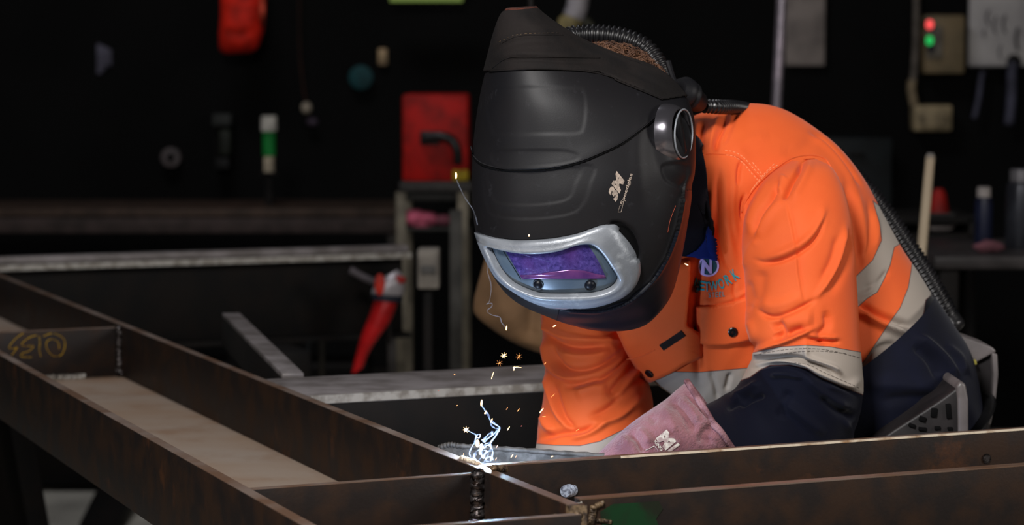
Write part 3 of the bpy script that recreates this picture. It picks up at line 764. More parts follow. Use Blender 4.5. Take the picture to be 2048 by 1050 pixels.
def stud(px, py, r, parent, bv=TB, off=.012, m='button'):
    p, n = hit(bv, px, py); p = p + n * off
    MB().lathe(p - n * .001, tuple(n), [(0, r), (.0022, r), (.0034, r * .75), (.0034, r * .3), (.0026, r * .1)], 24).build('button', M[m], parent)
stud(1309, 734, .0062, pk, off=.0125); stud(1464, 661, .0062, pk2, off=.0065)
stud(1388, 577, .0052, fshirt, off=.004)
def flatpatch(name, pxs, parent, m, off, bv=TB):
    V = []
    for (x, y) in pxs:
        p, n = hit(bv, x, y); V.append((p, n))
    nav = np.mean([n for _, n in V], axis=0); nav /= np.linalg.norm(nav)
    top = [p + nav * off for p, n in V]; bot = [p + nav * (off - .0012) for p, n in V]; k = len(V)
    F = [tuple(range(k)), tuple(range(k, 2 * k))[::-1]] + [(i, (i + 1) % k, k + (i + 1) % k, k + i) for i in range(k)]
    return mesh_obj(name, top + bot, F, m, parent, smooth=False)
flatpatch('pen_slot', [(1322, 681), (1331, 692), (1375, 663), (1366, 652)], pk, M['button'], .0135)
mb = MB(); drape_tube(TB, [(1256, 705), (1285, 701), (1316, 689)], .0009, mb, .012); mb.build('seam', M['orange'], pk, auto=False)
flatpatch('label_tab', [(1396, 655), (1400, 655), (1402, 676), (1397, 678)], fshirt, M['logo_dark'], .008)

# embroidered logo: ring with a letter, arched word and small word
LG = TB
def disc(cx, cy, rx, ry, m, name, off, parent=fshirt, bv=LG, hole=0.0):
    q = [(cx + rx * math.cos(t), cy + ry * math.sin(t)) for t in np.linspace(0, 2 * PI, 48, endpoint=False)]
    if hole:
        q2 = [(cx + rx * hole * math.cos(t), cy + ry * hole * math.sin(t)) for t in np.linspace(0, 2 * PI, 48, endpoint=False)]
        V = [];
        for (x, y) in q + q2:
            p, n = hit(bv, x, y); V.append(p + n * off)
        F = [(i, (i + 1) % 48, 48 + (i + 1) % 48, 48 + i) for i in range(48)]
        return mesh_obj(name, V, F, m, parent)
    V = []
    for (x, y) in q + [(cx, cy)]:
        p, n = hit(bv, x, y); V.append(p + n * off)
    return mesh_obj(name, V, [(i, (i + 1) % 48, 48) for i in range(48)], m, parent)
disc(1416, 532, 19, 19.5, M['logo_dark'], 'logo_disc', .0012)
disc(1417, 532, 20.5, 21, M['logo_light'], 'logo_ring', .0016, hole=.83)
text_on(LG, 'N', ((1404, 549), (1428, 546), (1400, 520)), M['logo_light'], fshirt, 'logo_letter', .06, .0022, shear=.2)
word = 'NETWORK'
cxs = [(1393, 566, -14), (1405, 571, -4), (1414, 573, 2), (1427, 572, 8), (1442, 567, 20), (1455, 559, 30), (1469, 549, 38)]
for ch, (x, y, ang) in zip(word, cxs):
    a = math.radians(-ang * .9); wd = {'W': 9, 'T': 5.5}.get(ch, 5.5); hh = 9.5 + abs(x - 1410) * .03
    c_, s_ = math.cos(a), math.sin(a)
    def q(u, v): return (x + u * c_ - v * s_, y + u * s_ + v * c_)
    text_on(LG, ch, (q(-wd, hh), q(wd, hh), q(-wd, -hh)), M['logo_teal'], fshirt, 'logo_letter', .02, .0016)
for i, ch in enumerate('STEEL'):
    x = 1419 + i * 7; y = 590 - i * .5
    text_on(LG, ch, ((x - 2.3, y + 5), (x + 2.3, y + 4.5), (x - 2.3, y - 5)), M['logo_teal'], fshirt, 'logo_letter', .01, .0014)

# ---- trousers and boots
tr_r = [ring2((1838, 590), 3.17, (1560, 830), 3.05, .125), ring2((1870, 640), 3.18, (1570, 900), 3.06, .140), ring2((1915, 700), 3.19, (1570, 990), 3.08, .150),
        ring2((1938, 770), 3.20, (1570, 1060), 3.10, .15), ring2((1935, 860), 3.22, (1650, 1080), 3.12, .15), ring2((1920, 960), 3.24, (1640, 1100), 3.14, .155)]
TR, TRC = loft(tr_r, 220, 260)
TR = crease(TR, TRC, [([(1830, 668), (1860, 690), (1890, 720), (1915, 760)], 9, 9), ([(1826, 690), (1860, 720), (1880, 760)], 8, -7), ([(1890, 690), (1920, 715), (1932, 750)], 8, 5),
                      ([(1730, 770), (1800, 770), (1890, 780)], 14, 5), ([(1760, 800), (1830, 795), (1900, 800)], 10, -5)], .0015, 8, 11)
trou = grid_obj('trousers', TR, M['trousers'], person, caps=(False, True))
hip = [P(1800, 1010, 3.10), P(1760, 1000, 3.24)]
feet = [np.array([.40, 2.98, .0]), np.array([.62, 3.42, .0])]
feet = [np.array([.60, 3.02, 0]), np.array([.44, 3.44, 0])]
for h, f in zip(hip, feet):
    kn = (h + f) / 2 + np.array([-.05, -.03, .02]); an = f + np.array([0, 0, .10])
    rr = [(h, .105), (h * .5 + kn * .5, .095), (kn, .078), (kn * .5 + an * .5, .070), (an, .066), (an - np.array([0, 0, .05]), .066)]
    g, c = loft([(p, np.array([r, 0, 0]), np.array([0, -r * 1.08, 0])) for p, r in rr], 90, 60)
    g = crease(g, c, [], .004, 12, int(f[0] * 100)); grid_obj('trouser_leg', g, M['trousers'], trou)
for f in feet:
    d = np.array([-.75, -.66, 0]); d /= np.linalg.norm(d); s = np.array([-d[1], d[0], 0])
    rr = [(f + np.array([0, 0, .13]), .05, .055), (f + np.array([0, 0, .085]), .052, .058)]
    bt = thing  # boots: sole and upper
    rings_ = [(f - d * .085 + np.array([0, 0, .045]), s * .030, np.array([0, 0, .030])), (f - d * .06 + np.array([0, 0, .06]), s * .042, np.array([0, 0, .05])), (f + np.array([0, 0, .065]), s * .046, np.array([0, 0, .055])),
              (f + d * .07 + np.array([0, 0, .052]), s * .048, np.array([0, 0, .040])), (f + d * .14 + np.array([0, 0, .045]), s * .048, np.array([0, 0, .033])), (f + d * .19 + np.array([0, 0, .04]), s * .034, np.array([0, 0, .025]))]
    g, c = loft(rings_, 50, 32); up_ = grid_obj('boot', g, M['boot'], person, caps=(True, True))
    sl, c = loft([(r[0] * np.array([1, 1, 0]) + np.array([0, 0, .012]), r[1] * 1.06, np.array([0, 0, .012])) for r in rings_], 40, 24, .5); grid_obj('sole', sl, M['black'], up_, caps=(True, True))
    sh, c = loft([(f + np.array([0, 0, .06]), s * .046, d * .05), (f + np.array([0, 0, .17]), s * .048, d * .052)], 12, 30); grid_obj('shaft', sh, M['boot'], up_, caps=(True, True))

# ---- gloves
def skin_mesh(name, chains, m, parent, sub=2, root=0):
    """chains: list of lists of (point, radius); the first point of later chains is (index, None)"""
    V = []; E = []; R = []
    for ch in chains:
        prev = None
        for it in ch:
            if it[1] is None: prev = it[0]; continue
            V.append(tuple(it[0])); R.append(it[1]); i = len(V) - 1
            if prev is not None: E.append((prev, i))
            prev = i
    me = bpy.data.meshes.new('skeleton'); me.from_pydata(V, E, []); o = bpy.data.objects.new('skeleton', me); col.objects.link(o)
    md = o.modifiers.new('skin', 'SKIN'); sv = me.skin_vertices[0].data
    for i, r in enumerate(R): sv[i].radius = (r, r) if not hasattr(r, '__len__') else tuple(r); sv[i].use_root = (i == root)
    sb = o.modifiers.new('sub', 'SUBSURF'); sb.levels = sub; sb.render_levels = sub
    dg = bpy.context.evaluated_depsgraph_get(); ev = o.evaluated_get(dg).to_mesh()
    VV = [tuple(v.co) for v in ev.vertices]; FF = [tuple(p.vertices) for p in ev.polygons]
    o.evaluated_get(dg).to_mesh_clear(); bpy.data.objects.remove(o); bpy.data.meshes.remove(me)
    r = mesh_obj(name, VV, FF, m, parent); fix_normals(r); return r

def hand_chains(wrist, fwd, palmn, base_idx, n0, k=1.0, thumb_side=1, curl=.75):
    """palm root index -> palm, four fingers and a thumb; palmn points out of the palm"""
    f = np.array(fwd, float); f /= np.linalg.norm(f); pn = np.array(palmn, float); pn -= f * (pn @ f); pn /= np.linalg.norm(pn)
    s = np.cross(f, pn) * thumb_side; w_ = np.array(wrist, float); ch = []; idx = n0
    pal = w_ + f * .045
    ch.append([(base_idx, None), (pal, (.022 * k, .030 * k))]); pi_ = idx; idx += 1
    for q, (off, ln) in enumerate(((.030, .066), (.010, .074), (-.010, .070), (-.029, .054))):
        b0 = w_ + f * .085 + s * off; pts = [(b0, .0105 * k)]; d = f.copy(); p = b0
        for j in range(3):
            a = curl * (.9 + .12 * q) ; d = d * math.cos(a) + pn * math.sin(a); d /= np.linalg.norm(d)
            p = p + d * ln * (.44, .32, .24)[j]; pts.append((p, (.0100, .0092, .0082)[j] * k))
            pn2 = pn - d * (pn @ d)
            if np.linalg.norm(pn2) > .2: pass
            # turn the bending direction with the finger
            pn_loc = np.cross(s * thumb_side, d); pn_loc /= np.linalg.norm(pn_loc); pn = pn_loc if pn_loc @ np.array(palmn) > -2 else pn
        pn = np.array(palmn, float); pn -= f * (pn @ f); pn /= np.linalg.norm(pn)
        ch.append([(pi_, None)] + pts); idx += 4
    t0 = w_ + f * .03 + s * .028; d1 = (f * .5 + s * .6 + pn * .5); d1 /= np.linalg.norm(d1); d2 = (f * .85 + pn * .6 - s * .1); d2 /= np.linalg.norm(d2)
    ch.append([(pi_, None), (t0 + d1 * .018, .0125 * k), (t0 + d1 * .045, .0115 * k), (t0 + d1 * .045 + d2 * .03, .0098 * k)]); idx += 3
    return ch, idx

wr_n = P(1165, 985, 2.80); wr_f = P(965, 975, 2.875)
glove_r = [
    ring_lr((1376, 764), (1472, 905), 2.865, .055, .0),
    ring_lr((1360, 776), (1452, 918), 2.858, .055),
    ring_lr((1335, 796), (1420, 932), 2.848, .052),
    ring_lr((1290, 826), (1375, 950), 2.832, .048),
    ring_lr((1240, 868), (1320, 965), 2.812, .042),
    ring_lr((1202, 903), (1262, 1000), 2.805, .036),
    ring_lr((1160, 935), (1205, 1020), 2.80, .028)]
GL, GC = loft(glove_r, 260, 200)
glove_folds = [([(1338, 800), (1358, 812), (1372, 830), (1384, 852), (1386, 870)], 11, -7), ([(1352, 796), (1378, 816), (1396, 846)], 9, 5), ([(1322, 812), (1340, 836), (1352, 866)], 10, 3.5),
               ([(1258, 866), (1272, 876), (1280, 890), (1288, 905)], 8, -7), ([(1244, 872), (1256, 890)], 6, 3), ([(1276, 858), (1290, 872), (1300, 890)], 8, 3.5), ([(1300, 830), (1312, 846)], 7, -3),
               ([(1372, 788), (1395, 808), (1420, 836), (1436, 860)], 4, -5), ([(1430, 850), (1412, 868), (1412, 890)], 12, -9)]
GL = crease(GL, GC, glove_folds, .0018, 26, 21)
glove = thing('welding_glove', 'mauve-red suede welding gauntlet with a pale M logo on the cuff, resting behind the flange', 'glove', tuple(P(1300, 930, 2.82)), 'welding gauntlets')
cuff = grid_obj('cuff', GL, M['leather'], glove, thick=.003)
GB = bvh_of(GL)
hem = MB(); e = GL[6]; n_ = grid_normals(GL, GC)[6]; hem.tube([tuple(v + n * .001) for v, n in zip(e[::2], n_[::2])], .0030, 8, closed=True)
e = GL[0]; hem.tube([tuple(v) for v in e[::2]], .0034, 8, closed=True); hem.build('hem', M['hem'], glove, auto=False)
M['print'] = nmat('pale_print', (196, 190, 180), (150, 130, 128), 180, .8)
# M-shaped mark (two bold bars with a peak) and the small lettering beside it
text_on(GB, 'M', ((1311, 878), (1330, 901), (1333, 860)), M['print'], glove, 'cuff_logo', .08, .0014)
text_on(GB, 'I', ((1334, 901), (1338, 905), (1355, 886)), M['print'], glove, 'cuff_logo', .06, .0014)
text_on(GB, 'KING', ((1306, 884), (1321, 903), (1311, 880)), M['print'], glove, 'cuff_lettering', .03, .0014)
mb = MB(); drape_tube(GB, [(1292, 901), (1300, 897), (1308, 892)], .0005, mb, .0008, 20); drape_tube(GB, [(1309, 893), (1316, 902)], .0004, mb, .0008, 10); mb.build('cuff_logo', M['print'], glove, auto=False)
ch, _ = hand_chains(wr_n + np.array([0, 0, -.0]), (-1, -.2, -.12), (0.1, -.3, -1), 0, 1, 1.25, 1, .6)
skin_mesh('hand_part', [[(wr_n + np.array([.05, .02, .0]), .026)]] + ch, M['leather'], glove)

glove2 = thing('welding_glove', 'far gauntlet behind the pale steel strip, holding the torch', 'glove', tuple(P(960, 980, 2.86)), 'welding gauntlets')
g2r, c2 = loft([ring_lr((1010, 900), (1080, 1030), 2.975, .062), ring_lr((975, 905), (1030, 1010), 2.93, .05), ring_lr((945, 925), (990, 1000), 2.89, .036), ring_lr((935, 945), (975, 995), 2.87, .028)], 80, 60)
grid_obj('cuff', crease(g2r, c2, [], .002, 24, 5), M['leather'], glove2)
ch, _ = hand_chains(wr_f, (-.55, -.8, -.05), (.2, -.2, -1), 0, 1, 1.25, -1, .6)
skin_mesh('hand_part', [[(wr_f + np.array([.03, .04, 0]), .026)]] + ch, M['leather'], glove2)

# welding torch held in the far gauntlet, its tip just behind the joint
tip = P(966, 917, 2.705)
th_ = thing('welding_torch', 'welding torch held behind the steel with its nozzle at the arc', 'welding torch', tuple(tip + np.array([0, .05, -.08])))
hp = wr_f + np.array([-.04, -.06, -.035]); nk = [hp + np.array([.08, .10, -.03]), hp, tip + np.array([.0, .085, -.055]), tip + np.array([.0, .05, -.035])]
mb = MB(); mb.tube(catmull(nk[:2] + [nk[1] * .6 + nk[2] * .4], 20), .014, 12); mb.build('handle', M['black'], th_)
mb = MB(); mb.tube(catmull([nk[1] * .6 + nk[2] * .4, nk[2], nk[3]], 20), .0065, 12); mb.build('neck', M['black'], th_)
mb = MB(); d_ = (tip - nk[3]); d_ /= np.linalg.norm(d_); mb.lathe(nk[3] - d_ * .01, tuple(d_), [(0, .008), (.03, .0085), (.045, .0075), (.045, .005), (.03, .005)], 20); mb.build('nozzle', M['weld'], th_)

# ---- body: one continuous figure inside the clothes
hd_c = P(1216, 262, 2.865)
pel = P(1790, 880, 3.15); waist = P(1700, 650, 3.12); chest = P(1470, 470, 3.10); neck = P(1350, 345, 3.05); nk2 = P(1290, 320, 2.96)
sh_n = P(1595, 400, 2.985); el_n = P(1612, 850, 2.93); sh_f = P(1175, 600, 3.08); el_f = P(1170, 925, 3.01)
chains = [[(pel, (.10, .09)), (waist, (.065, .065)), (chest, (.07, .06)), (neck, .045), (nk2, .05), (hd_c + np.array([.02, .02, -.03]), (.075, .08)), (hd_c + np.array([0, -.01, .03]), (.07, .08)), (hd_c + np.array([-.01, -.015, .07]), (.05, .055))]]
n0 = 8
chains.append([(2, None), (sh_n, .035), (sh_n * .5 + el_n * .5, .040), (el_n, .040), (P(1480, 905, 2.91), .034), (P(1330, 925, 2.855), .024), (wr_n + np.array([.05, .012, .015]), .020)]); a_i = n0 + 5; n0 += 6
chn, n0 = hand_chains(wr_n + np.array([0, 0, 0]), (-1, -.2, -.12), (0.1, -.3, -1), a_i, n0, .9, 1, .6); chains += chn
chains.append([(2, None), (sh_f, .035), (sh_f * .5 + el_f * .5, .048), (el_f, .040), (wr_f + np.array([.04, .05, 0]), .026)]); a_i = n0 + 3; n0 += 4
chn, n0 = hand_chains(wr_f, (-.55, -.8, -.05), (.2, -.2, -1), a_i, n0, .9, -1, .6); chains += chn
for h, f in zip(hip, feet):
    chains.append([(0, None), (h, .07), ((h + f) / 2 + np.array([-.05, -.03, .02]), .058), (f + np.array([0, 0, .11]), .036), (f + np.array([-.08, -.07, .05]), .030)])
body = skin_mesh('body', chains, M['skin'], person)
# face: push nose, brow, eye sockets, mouth out of the head
YAW = math.radians(28); PT = math.radians(33)
fwd = np.array([-math.sin(YAW) * math.cos(PT), -math.cos(YAW) * math.cos(PT), -math.sin(PT)])
side = np.array([math.cos(YAW), -math.sin(YAW), 0.0]); upv = np.cross(side, fwd); upv /= np.linalg.norm(upv)
if upv[2] < 0: upv = -upv
bo = worigin(body)
for v in body.data.vertices:
    p = np.array(v.co) + bo - hd_c
    if np.linalg.norm(p) > .16: continue
    x, y, z = p @ side, p @ fwd, p @ upv
    if y < .02: continue
    d = .022 * math.exp(-(x / .012) ** 2 - ((z + .01) / .022) ** 2) - .010 * (math.exp(-((x - .032) / .014) ** 2 - ((z - .012) / .010) ** 2) + math.exp(-((x + .032) / .014) ** 2 - ((z - .012) / .010) ** 2)) + .006 * math.exp(-(x / .022) ** 2 - ((z + .045) / .006) ** 2) + .008 * math.exp(-(x / .03) ** 2 - ((z + .075) / .016) ** 2)
    v.co = Vector(np.array(v.co) + fwd * d)
# hair: cap with many short locks
hc = hd_c + np.array([0.004, .02, .0]); mb = MB()
V, F = [], []
Rm = Matrix((tuple(side), tuple(fwd), tuple(upv))).transposed()
mb.ball(hc, .1, (.80, .95, 1.02), 40, Rm)
rd = random.Random(4)
for i in range(2600):
    a = rd.uniform(0, 2 * PI); z = rd.uniform(.1, 1)
    q = np.array([math.cos(a) * math.sqrt(1 - z * z), math.sin(a) * math.sqrt(1 - z * z), z]); 
    loc = Rm @ Vector((q[0] * .080, q[1] * .095, q[2] * .102)); nrm = Rm @ Vector((q[0] / .8, q[1] / .95, q[2] / 1.02)); nrm.normalize()
    tg = nrm.cross(Vector((rd.uniform(-.4, .4), rd.uniform(-.4, .4), rd.uniform(-1, 1)))).normalized()
    p0 = Vector(hc) + loc; ln = rd.uniform(.010, .018); p1 = p0 + nrm * ln * .45 + tg * ln * .5; p2 = p0 + nrm * ln * .5 + tg * ln
    mb.tube([p0, p1, p2], [.0007, .0006, .0002], 4)
hair = mb.build('hair', M['hair'], person, auto=False)

# ------------------------------------------------------------------ welding helmet
M['shell'] = nmat('charcoal_helmet_plastic', (24, 23, 25), (20, 20, 23), 9, .48, 0, .2, (600, .12, .0004), c3=(44, 44, 48), s3=70, thr3=(.6, .85), roughvar=.06)
M['chin'] = nmat('dark_chin_guard_plastic', (12, 16, 26), (10, 13, 22), 12, .4, 0, .22)
M['hood'] = nmat('black_leather_hood', (28, 24, 23), (20, 18, 18), 20, .8, 0, .15, (240, .5, .001))
M['hood_tip'] = nmat('brown_leather_tip', (84, 40, 26), (52, 28, 22), 60, .8, 0, .3, (300, .6, .001))
M['silver'] = nmat('silver_grey_frame', (136, 141, 148), (116, 121, 128), 18, .38, .2, .5, (500, .35, .0005), c3=(166, 172, 178), s3=60, thr3=(.55, .8))
M['ringm'] = nmat('pewter_ring', (120, 118, 124), (96, 94, 100), 20, .22, .8, .5)
M['seamblack'] = nmat('black_gap', (4, 4, 5), rough=.8, spec=.1)
M['hose'] = nmat('ribbed_black_hose', (26, 25, 27), (18, 18, 20), 30, .32, 0, .6)
M['grey_print'] = nmat('beige_grey_print', (168, 152, 138), (130, 118, 108), 300, .7)

def hring(L_, R_, d, Y=2.815, tilt=.52):
    a = P(L_[0], L_[1], Y); c = P(R_[0], R_[1], Y); C = (a + c) / 2; E = (c - a) / 2
    e2 = np.array([0, -.85, -tilt]); e2 /= np.linalg.norm(e2); return C, E, e2 * d
hel_r = [
    hring((1016, 20), (1070, 16), .012, 2.78, .2),
    hring((1003, 34), (1090, 34), .030, 2.785, .25),
    hring((990, 70), (1130, 62), .055, 2.79, .3),
    hring((981, 105), (1178, 90), .080, 2.80, .4),
    hring((972, 140), (1255, 122), .100, 2.805, .45),
    hring((961, 190), (1318, 142), .116, 2.81),
    hring((952, 245), (1362, 180), .126, 2.815),
    hring((946, 300), (1380, 225), .130, 2.815),
    hring((944, 350), (1384, 275), .130, 2.815),
    hring((945, 400), (1383, 325), .128, 2.815),
    hring((950, 445), (1378, 380), .122, 2.815),
    hring((964, 485), (1371, 430), .112, 2.815),
    hring((982, 525), (1364, 480), .098, 2.815),
    hring((1008, 560), (1356, 530), .080, 2.815),
    hring((1055, 592), (1344, 575), .058, 2.815),
    hring((1110, 614), (1322, 608), .045, 2.815),
    hring((1146, 632), (1300, 632), .030, 2.815),
    hring((1180, 646), (1270, 648), .012, 2.815)]
H, HC = loft(hel_r, 520, 520, .88)
_bk = np.sin(np.linspace(0, 2 * PI, 520, endpoint=False)) < 0
_E2 = catmull([r[2] for r in hel_r], 520); _u = _E2 / np.linalg.norm(_E2, axis=1, keepdims=True)
_pr = np.sum((H - HC[:, None, :]) * _u[:, None, :], axis=2); _pr[:, ~_bk] = 0
H = H - _pr[:, :, None] * _u[:, None, :] * .72      # shallow open back
HQ = proj(H).reshape(-1, 2); HN = grid_normals(H, HC)
facing = (HN[:, :, 1] < .35).reshape(-1)
def sstep(d, w): return np.clip(d / w * .5 + .5, 0, 1) ** 2 * (3 - 2 * np.clip(d / w * .5 + .5, 0, 1))
Dp = np.zeros(len(HQ))
pan = [([(985, 182), (1150, 176), (1168, 186), (1172, 215), (1168, 250), (1158, 266), (1100, 268), (1000, 268), (984, 262)], 5, -.0006),
       ([(984, 306), (1010, 301), (1110, 300), (1145, 304), (1158, 312), (1150, 322), (1100, 331), (1020, 334), (990, 326)], 4, -.0005),
       ([(978, 341), (1060, 344), (1155, 335), (1150, 370), (1135, 398), (1080, 409), (1010, 408), (985, 395)], 4, -.0005),
       ([(972, 340), (1060, 344), (1182, 330), (1180, 370), (1168, 405), (1140, 428), (1060, 438), (990, 432), (974, 410)], 4, -.0005),
       ([(1325, 330), (1370, 330), (1366, 372), (1352, 372), (1330, 358)], 5, -.002)]
for pl, wd, am in pan: Dp += am * sstep(poly_sdf(HQ, resample(pl, 60, True)), wd)
# visor/lower shell step and the chin roll
seam = [(943, 296), (948, 314), (962, 328), (985, 336), (1020, 341), (1080, 340), (1120, 335), (1160, 325), (1200, 309), (1240, 290), (1275, 266), (1308, 240), (1336, 222)]
sp = catmull(seam, 60); dd, ss, pp = seg_dist(HQ, sp)
Dp += np.where(ss < 0, .0016, 0) * np.exp(-(dd / 26) ** 2) * np.clip(pp * 8, 0, 1) * np.clip((1 - pp) * 8, 0, 1)
cl = catmull([(1140, 617), (1200, 618), (1255, 600), (1300, 562), (1330, 515), (1350, 460), (1362, 400)], 50); dd, ss, pp = seg_dist(HQ, cl)
Dp += np.where(ss > 0, .0035, 0.0) * np.exp(-(dd / 30) ** 2) + .0018 * np.exp(-(dd / 4) ** 2)
vl = catmull([(1290, 190), (1284, 240), (1275, 300), (1282, 380), (1292, 440)], 30); dd, ss, pp = seg_dist(HQ, vl); Dp += .0012 * np.exp(-(dd / 14) ** 2) * np.clip(np.minimum(pp, 1 - pp) * 4, 0, 1)
dk = poly_sdf(HQ, resample([(1318, 240), (1340, 205), (1372, 200), (1400, 260), (1392, 350), (1352, 360), (1325, 320)], 60, True)); Dp += .004 * sstep(dk, 16)
ov = poly_sdf(HQ, resample([(1222, 446), (1245, 447), (1266, 462), (1277, 485), (1280, 512), (1270, 520), (1235, 470)], 50, True)); Dp -= .006 * sstep(ov, 6)
Dp *= facing
# hood fabric region above the shell
edge = [(880, 160), (976, 143), (1010, 141), (1060, 140), (1110, 141), (1160, 143), (1200, 146), (1222, 155), (1237, 164), (1270, 177), (1300, 190), (1325, 201), (1345, 199), (1400, 190), (1500, 150), (1500, -200), (800, -200)]
hz = poly_sdf(HQ, edge)
Dh = Dp + .0028 * np.clip(hz / 4 + .6, 0, 1)
for f in [([(992, 122), (1010, 112), (1040, 108), (1110, 112), (1200, 118), (1260, 140)], 7, 2.0), ([(993, 132), (1020, 122), (1060, 120), (1120, 124), (1200, 130)], 5, -2.0),
          ([(996, 95), (1020, 80), (1060, 74), (1110, 72)], 5, 1.4), ([(990, 110), (1015, 92), (1060, 84), (1130, 84)], 8, -1.8), ([(1040, 20), (1060, 50), (1100, 75)], 10, 1.5), ([(1210, 150), (1270, 172), (1330, 190)], 6, 1.5), ([(1230, 135), (1290, 160), (1340, 184)], 6, -1.6)]:
    c_ = catmull(f[0], 30); dd, ss, pp = seg_dist(HQ, c_); Dh += f[2] * .001 * np.exp(-(dd / f[1]) ** 2) * np.clip(np.minimum(pp, 1 - pp) * 5, 0, 1)
hb = poly_sdf(HQ, [(900, 150), (990, 60), (1004, 26), (1030, 20), (1060, 18), (1080, 20), (1100, -40), (900, -40)])
S1 = H + HN * Dp.reshape(H.shape[:2])[:, :, None]; S2 = H + HN * Dh.reshape(H.shape[:2])[:, :, None]
helmet = thing('welding_helmet', 'charcoal welding helmet with silver-framed violet lens worn by the welder', 'welding helmet', tuple(P(1230, 650, 2.815)))
lowz = poly_sdf(HQ, [(1100, 700), (1120, 612), (1200, 616), (1255, 598), (1300, 560), (1330, 513), (1352, 450), (1366, 380), (1420, 380), (1420, 700)])
backside = (HN[:, :, 1] > .62).reshape(-1)
shell = grid_obj('shell', S1, M['shell'], helmet, keep=((hz < 6) & (lowz < 2)).reshape(H.shape[:2]), thick=.002)
chin = grid_obj('chin_guard', S1, M['chin'], helmet, keep=((hz < 6) & (lowz > -2)).reshape(H.shape[:2]), thick=.002, caps=(False, True))
hood = grid_obj('head_cover', S2, M['hood'], helmet, keep=((hz > -1) & (hb < 1)).reshape(H.shape[:2]), thick=.001)
grid_obj('leather_tip', S2, M['hood_tip'], hood, keep=(hb > -1).reshape(H.shape[:2]), thick=.001, caps=(True, False))
HB = bvh_of(S1); HB2 = bvh_of(S2)
mb = MB(); drape_tube(HB2, [(985, 136), (1010, 118), (1040, 113), (1110, 114), (1200, 116)], .0007, mb, .0002); drape_tube(HB2, [(1000, 88), (1030, 74), (1070, 70), (1126, 70)], .0006, mb, .0002)
for ln_ in ([(978, 142), (1060, 138), (1160, 141), (1222, 153), (1237, 162), (1300, 188), (1325, 199)],): drape_tube(HB2, ln_, .0010, mb, .0)
mb.build('seam', M['hood'], hood, auto=False)
mb = MB(); stitches(HB2, [(998, 84), (1030, 71), (1070, 67), (1118, 66)], mb, .0003, 5, 4, .0004); mb.build('stitching', M['weld_brown'], hood, auto=False)
cen_h = (1160, 350)
mb = MB(); drape_tube(HB, [(x, y) for x, y in seam], .0011, mb, .0002, cen=cen_h, n=160); mb.build('visor_gap', M['seamblack'], shell, auto=False)
mb = MB(); drape_tube(HB, [(x, y - 3) for x, y in seam[:-1]], .0007, mb, .0009, cen=cen_h, n=140); mb.build('visor_lip', M['shell'], shell, auto=False)

# side window (dark oval slot)
patch('side_opening', HB, resample([(1226, 449), (1246, 448), (1264, 463), (1275, 485), (1278, 508), (1272, 522), (1262, 500), (1246, 470)], 60, True), M['seamblack'], shell, .0006, n=60)
# silver frame
outer = [(955, 460), (968, 468), (985, 474), (1010, 478), (1045, 480), (1100, 477), (1150, 468), (1180, 458), (1200, 451), (1216, 449), (1230, 455), (1252, 478), (1268, 502), (1277, 522), (1277, 545), (1266, 570), (1245, 589), (1215, 602), (1180, 610), (1140, 612), (1100, 609), (1065, 598), (1030, 578), (1000, 553), (980, 520), (966, 490)]
inner = [(983, 492), (990, 490), (1005, 496), (1030, 503), (1060, 506), (1090, 505), (1120, 500), (1150, 490), (1172, 487), (1186, 490), (1202, 504), (1220, 530), (1233, 550), (1233, 560), (1222, 572), (1200, 581), (1170, 585), (1120, 586), (1080, 584), (1050, 574), (1025, 560), (1005, 538), (990, 510)]
fc = (1112, 540); NF = 220
ob = by_angle(outer, fc, NF, True); ib = by_angle(inner, fc, NF, True)
V = []; F = []
lv = [(1.0, -.003), (1.0, .0035), (.97, .0060), (.80, .0078), (.55, .0088), (.32, .0090), (.24, .0098), (.10, .0098), (.02, .0080), (.0, .0040), (.0, .0005)]
for t, h in lv:
    for i in range(NF):
        x = ib[i] + (ob[i] - ib[i]) * t; p, nn = hit(HB, x[0], x[1], fc); V.append(p + nn * h)
for k in range(len(lv) - 1):
    for i in range(NF): F.append((k * NF + i, k * NF + (i + 1) % NF, (k + 1) * NF + (i + 1) % NF, (k + 1) * NF + i))
frame = mesh_obj('lens_frame', V, F, M['silver'], helmet); fix_normals(frame)
mb = MB(); drape_tube(HB, list(map(tuple, ob[::3])) + [tuple(ob[0])], .0008, mb, .0002, cen=fc, smooth_pts=False); mb.build('frame_gap', M['seamblack'], frame, auto=False)
# recessed surround, then violet filter glass, sensors, outer clear cover
M['surround'] = nmat('blue_grey_lens_surround', (80, 94, 106), (64, 78, 92), 20, .35, .1, .5)
patch('lens_surround', HB, resample(inner, 160, True), M['surround'], helmet, .0012, n=160, rings=10, cen=fc, flat=True)
m = bpy.data.materials.new('violet_filter_glass'); m.use_nodes = True; nt = m.node_tree; N_ = nt.nodes; L_ = nt.links; b = N_['Principled BSDF']
b.inputs['Roughness'].default_value = .22; b.inputs['Specular IOR Level'].default_value = .6; b.inputs['Metallic'].default_value = .25
tc = N_.new('ShaderNodeTexCoord'); nz = N_.new('ShaderNodeTexNoise'); nz.inputs['Scale'].default_value = 170; nz.inputs['Detail'].default_value = 8; nz.inputs['Roughness'].default_value = .75; L_.new(tc.outputs['Object'], nz.inputs[0])
n2 = N_.new('ShaderNodeTexNoise'); n2.inputs['Scale'].default_value = 22; L_.new(tc.outputs['Object'], n2.inputs[0])
cr = N_.new('ShaderNodeValToRGB'); e = cr.color_ramp.elements; e[0].position = .36; e[0].color = lin((36, 28, 92)); e[1].position = .66; e[1].color = lin((92, 76, 152))
e2_ = cr.color_ramp.elements.new(.78); e2_.color = lin((220, 215, 255)); L_.new(nz.outputs[0], cr.inputs[0])
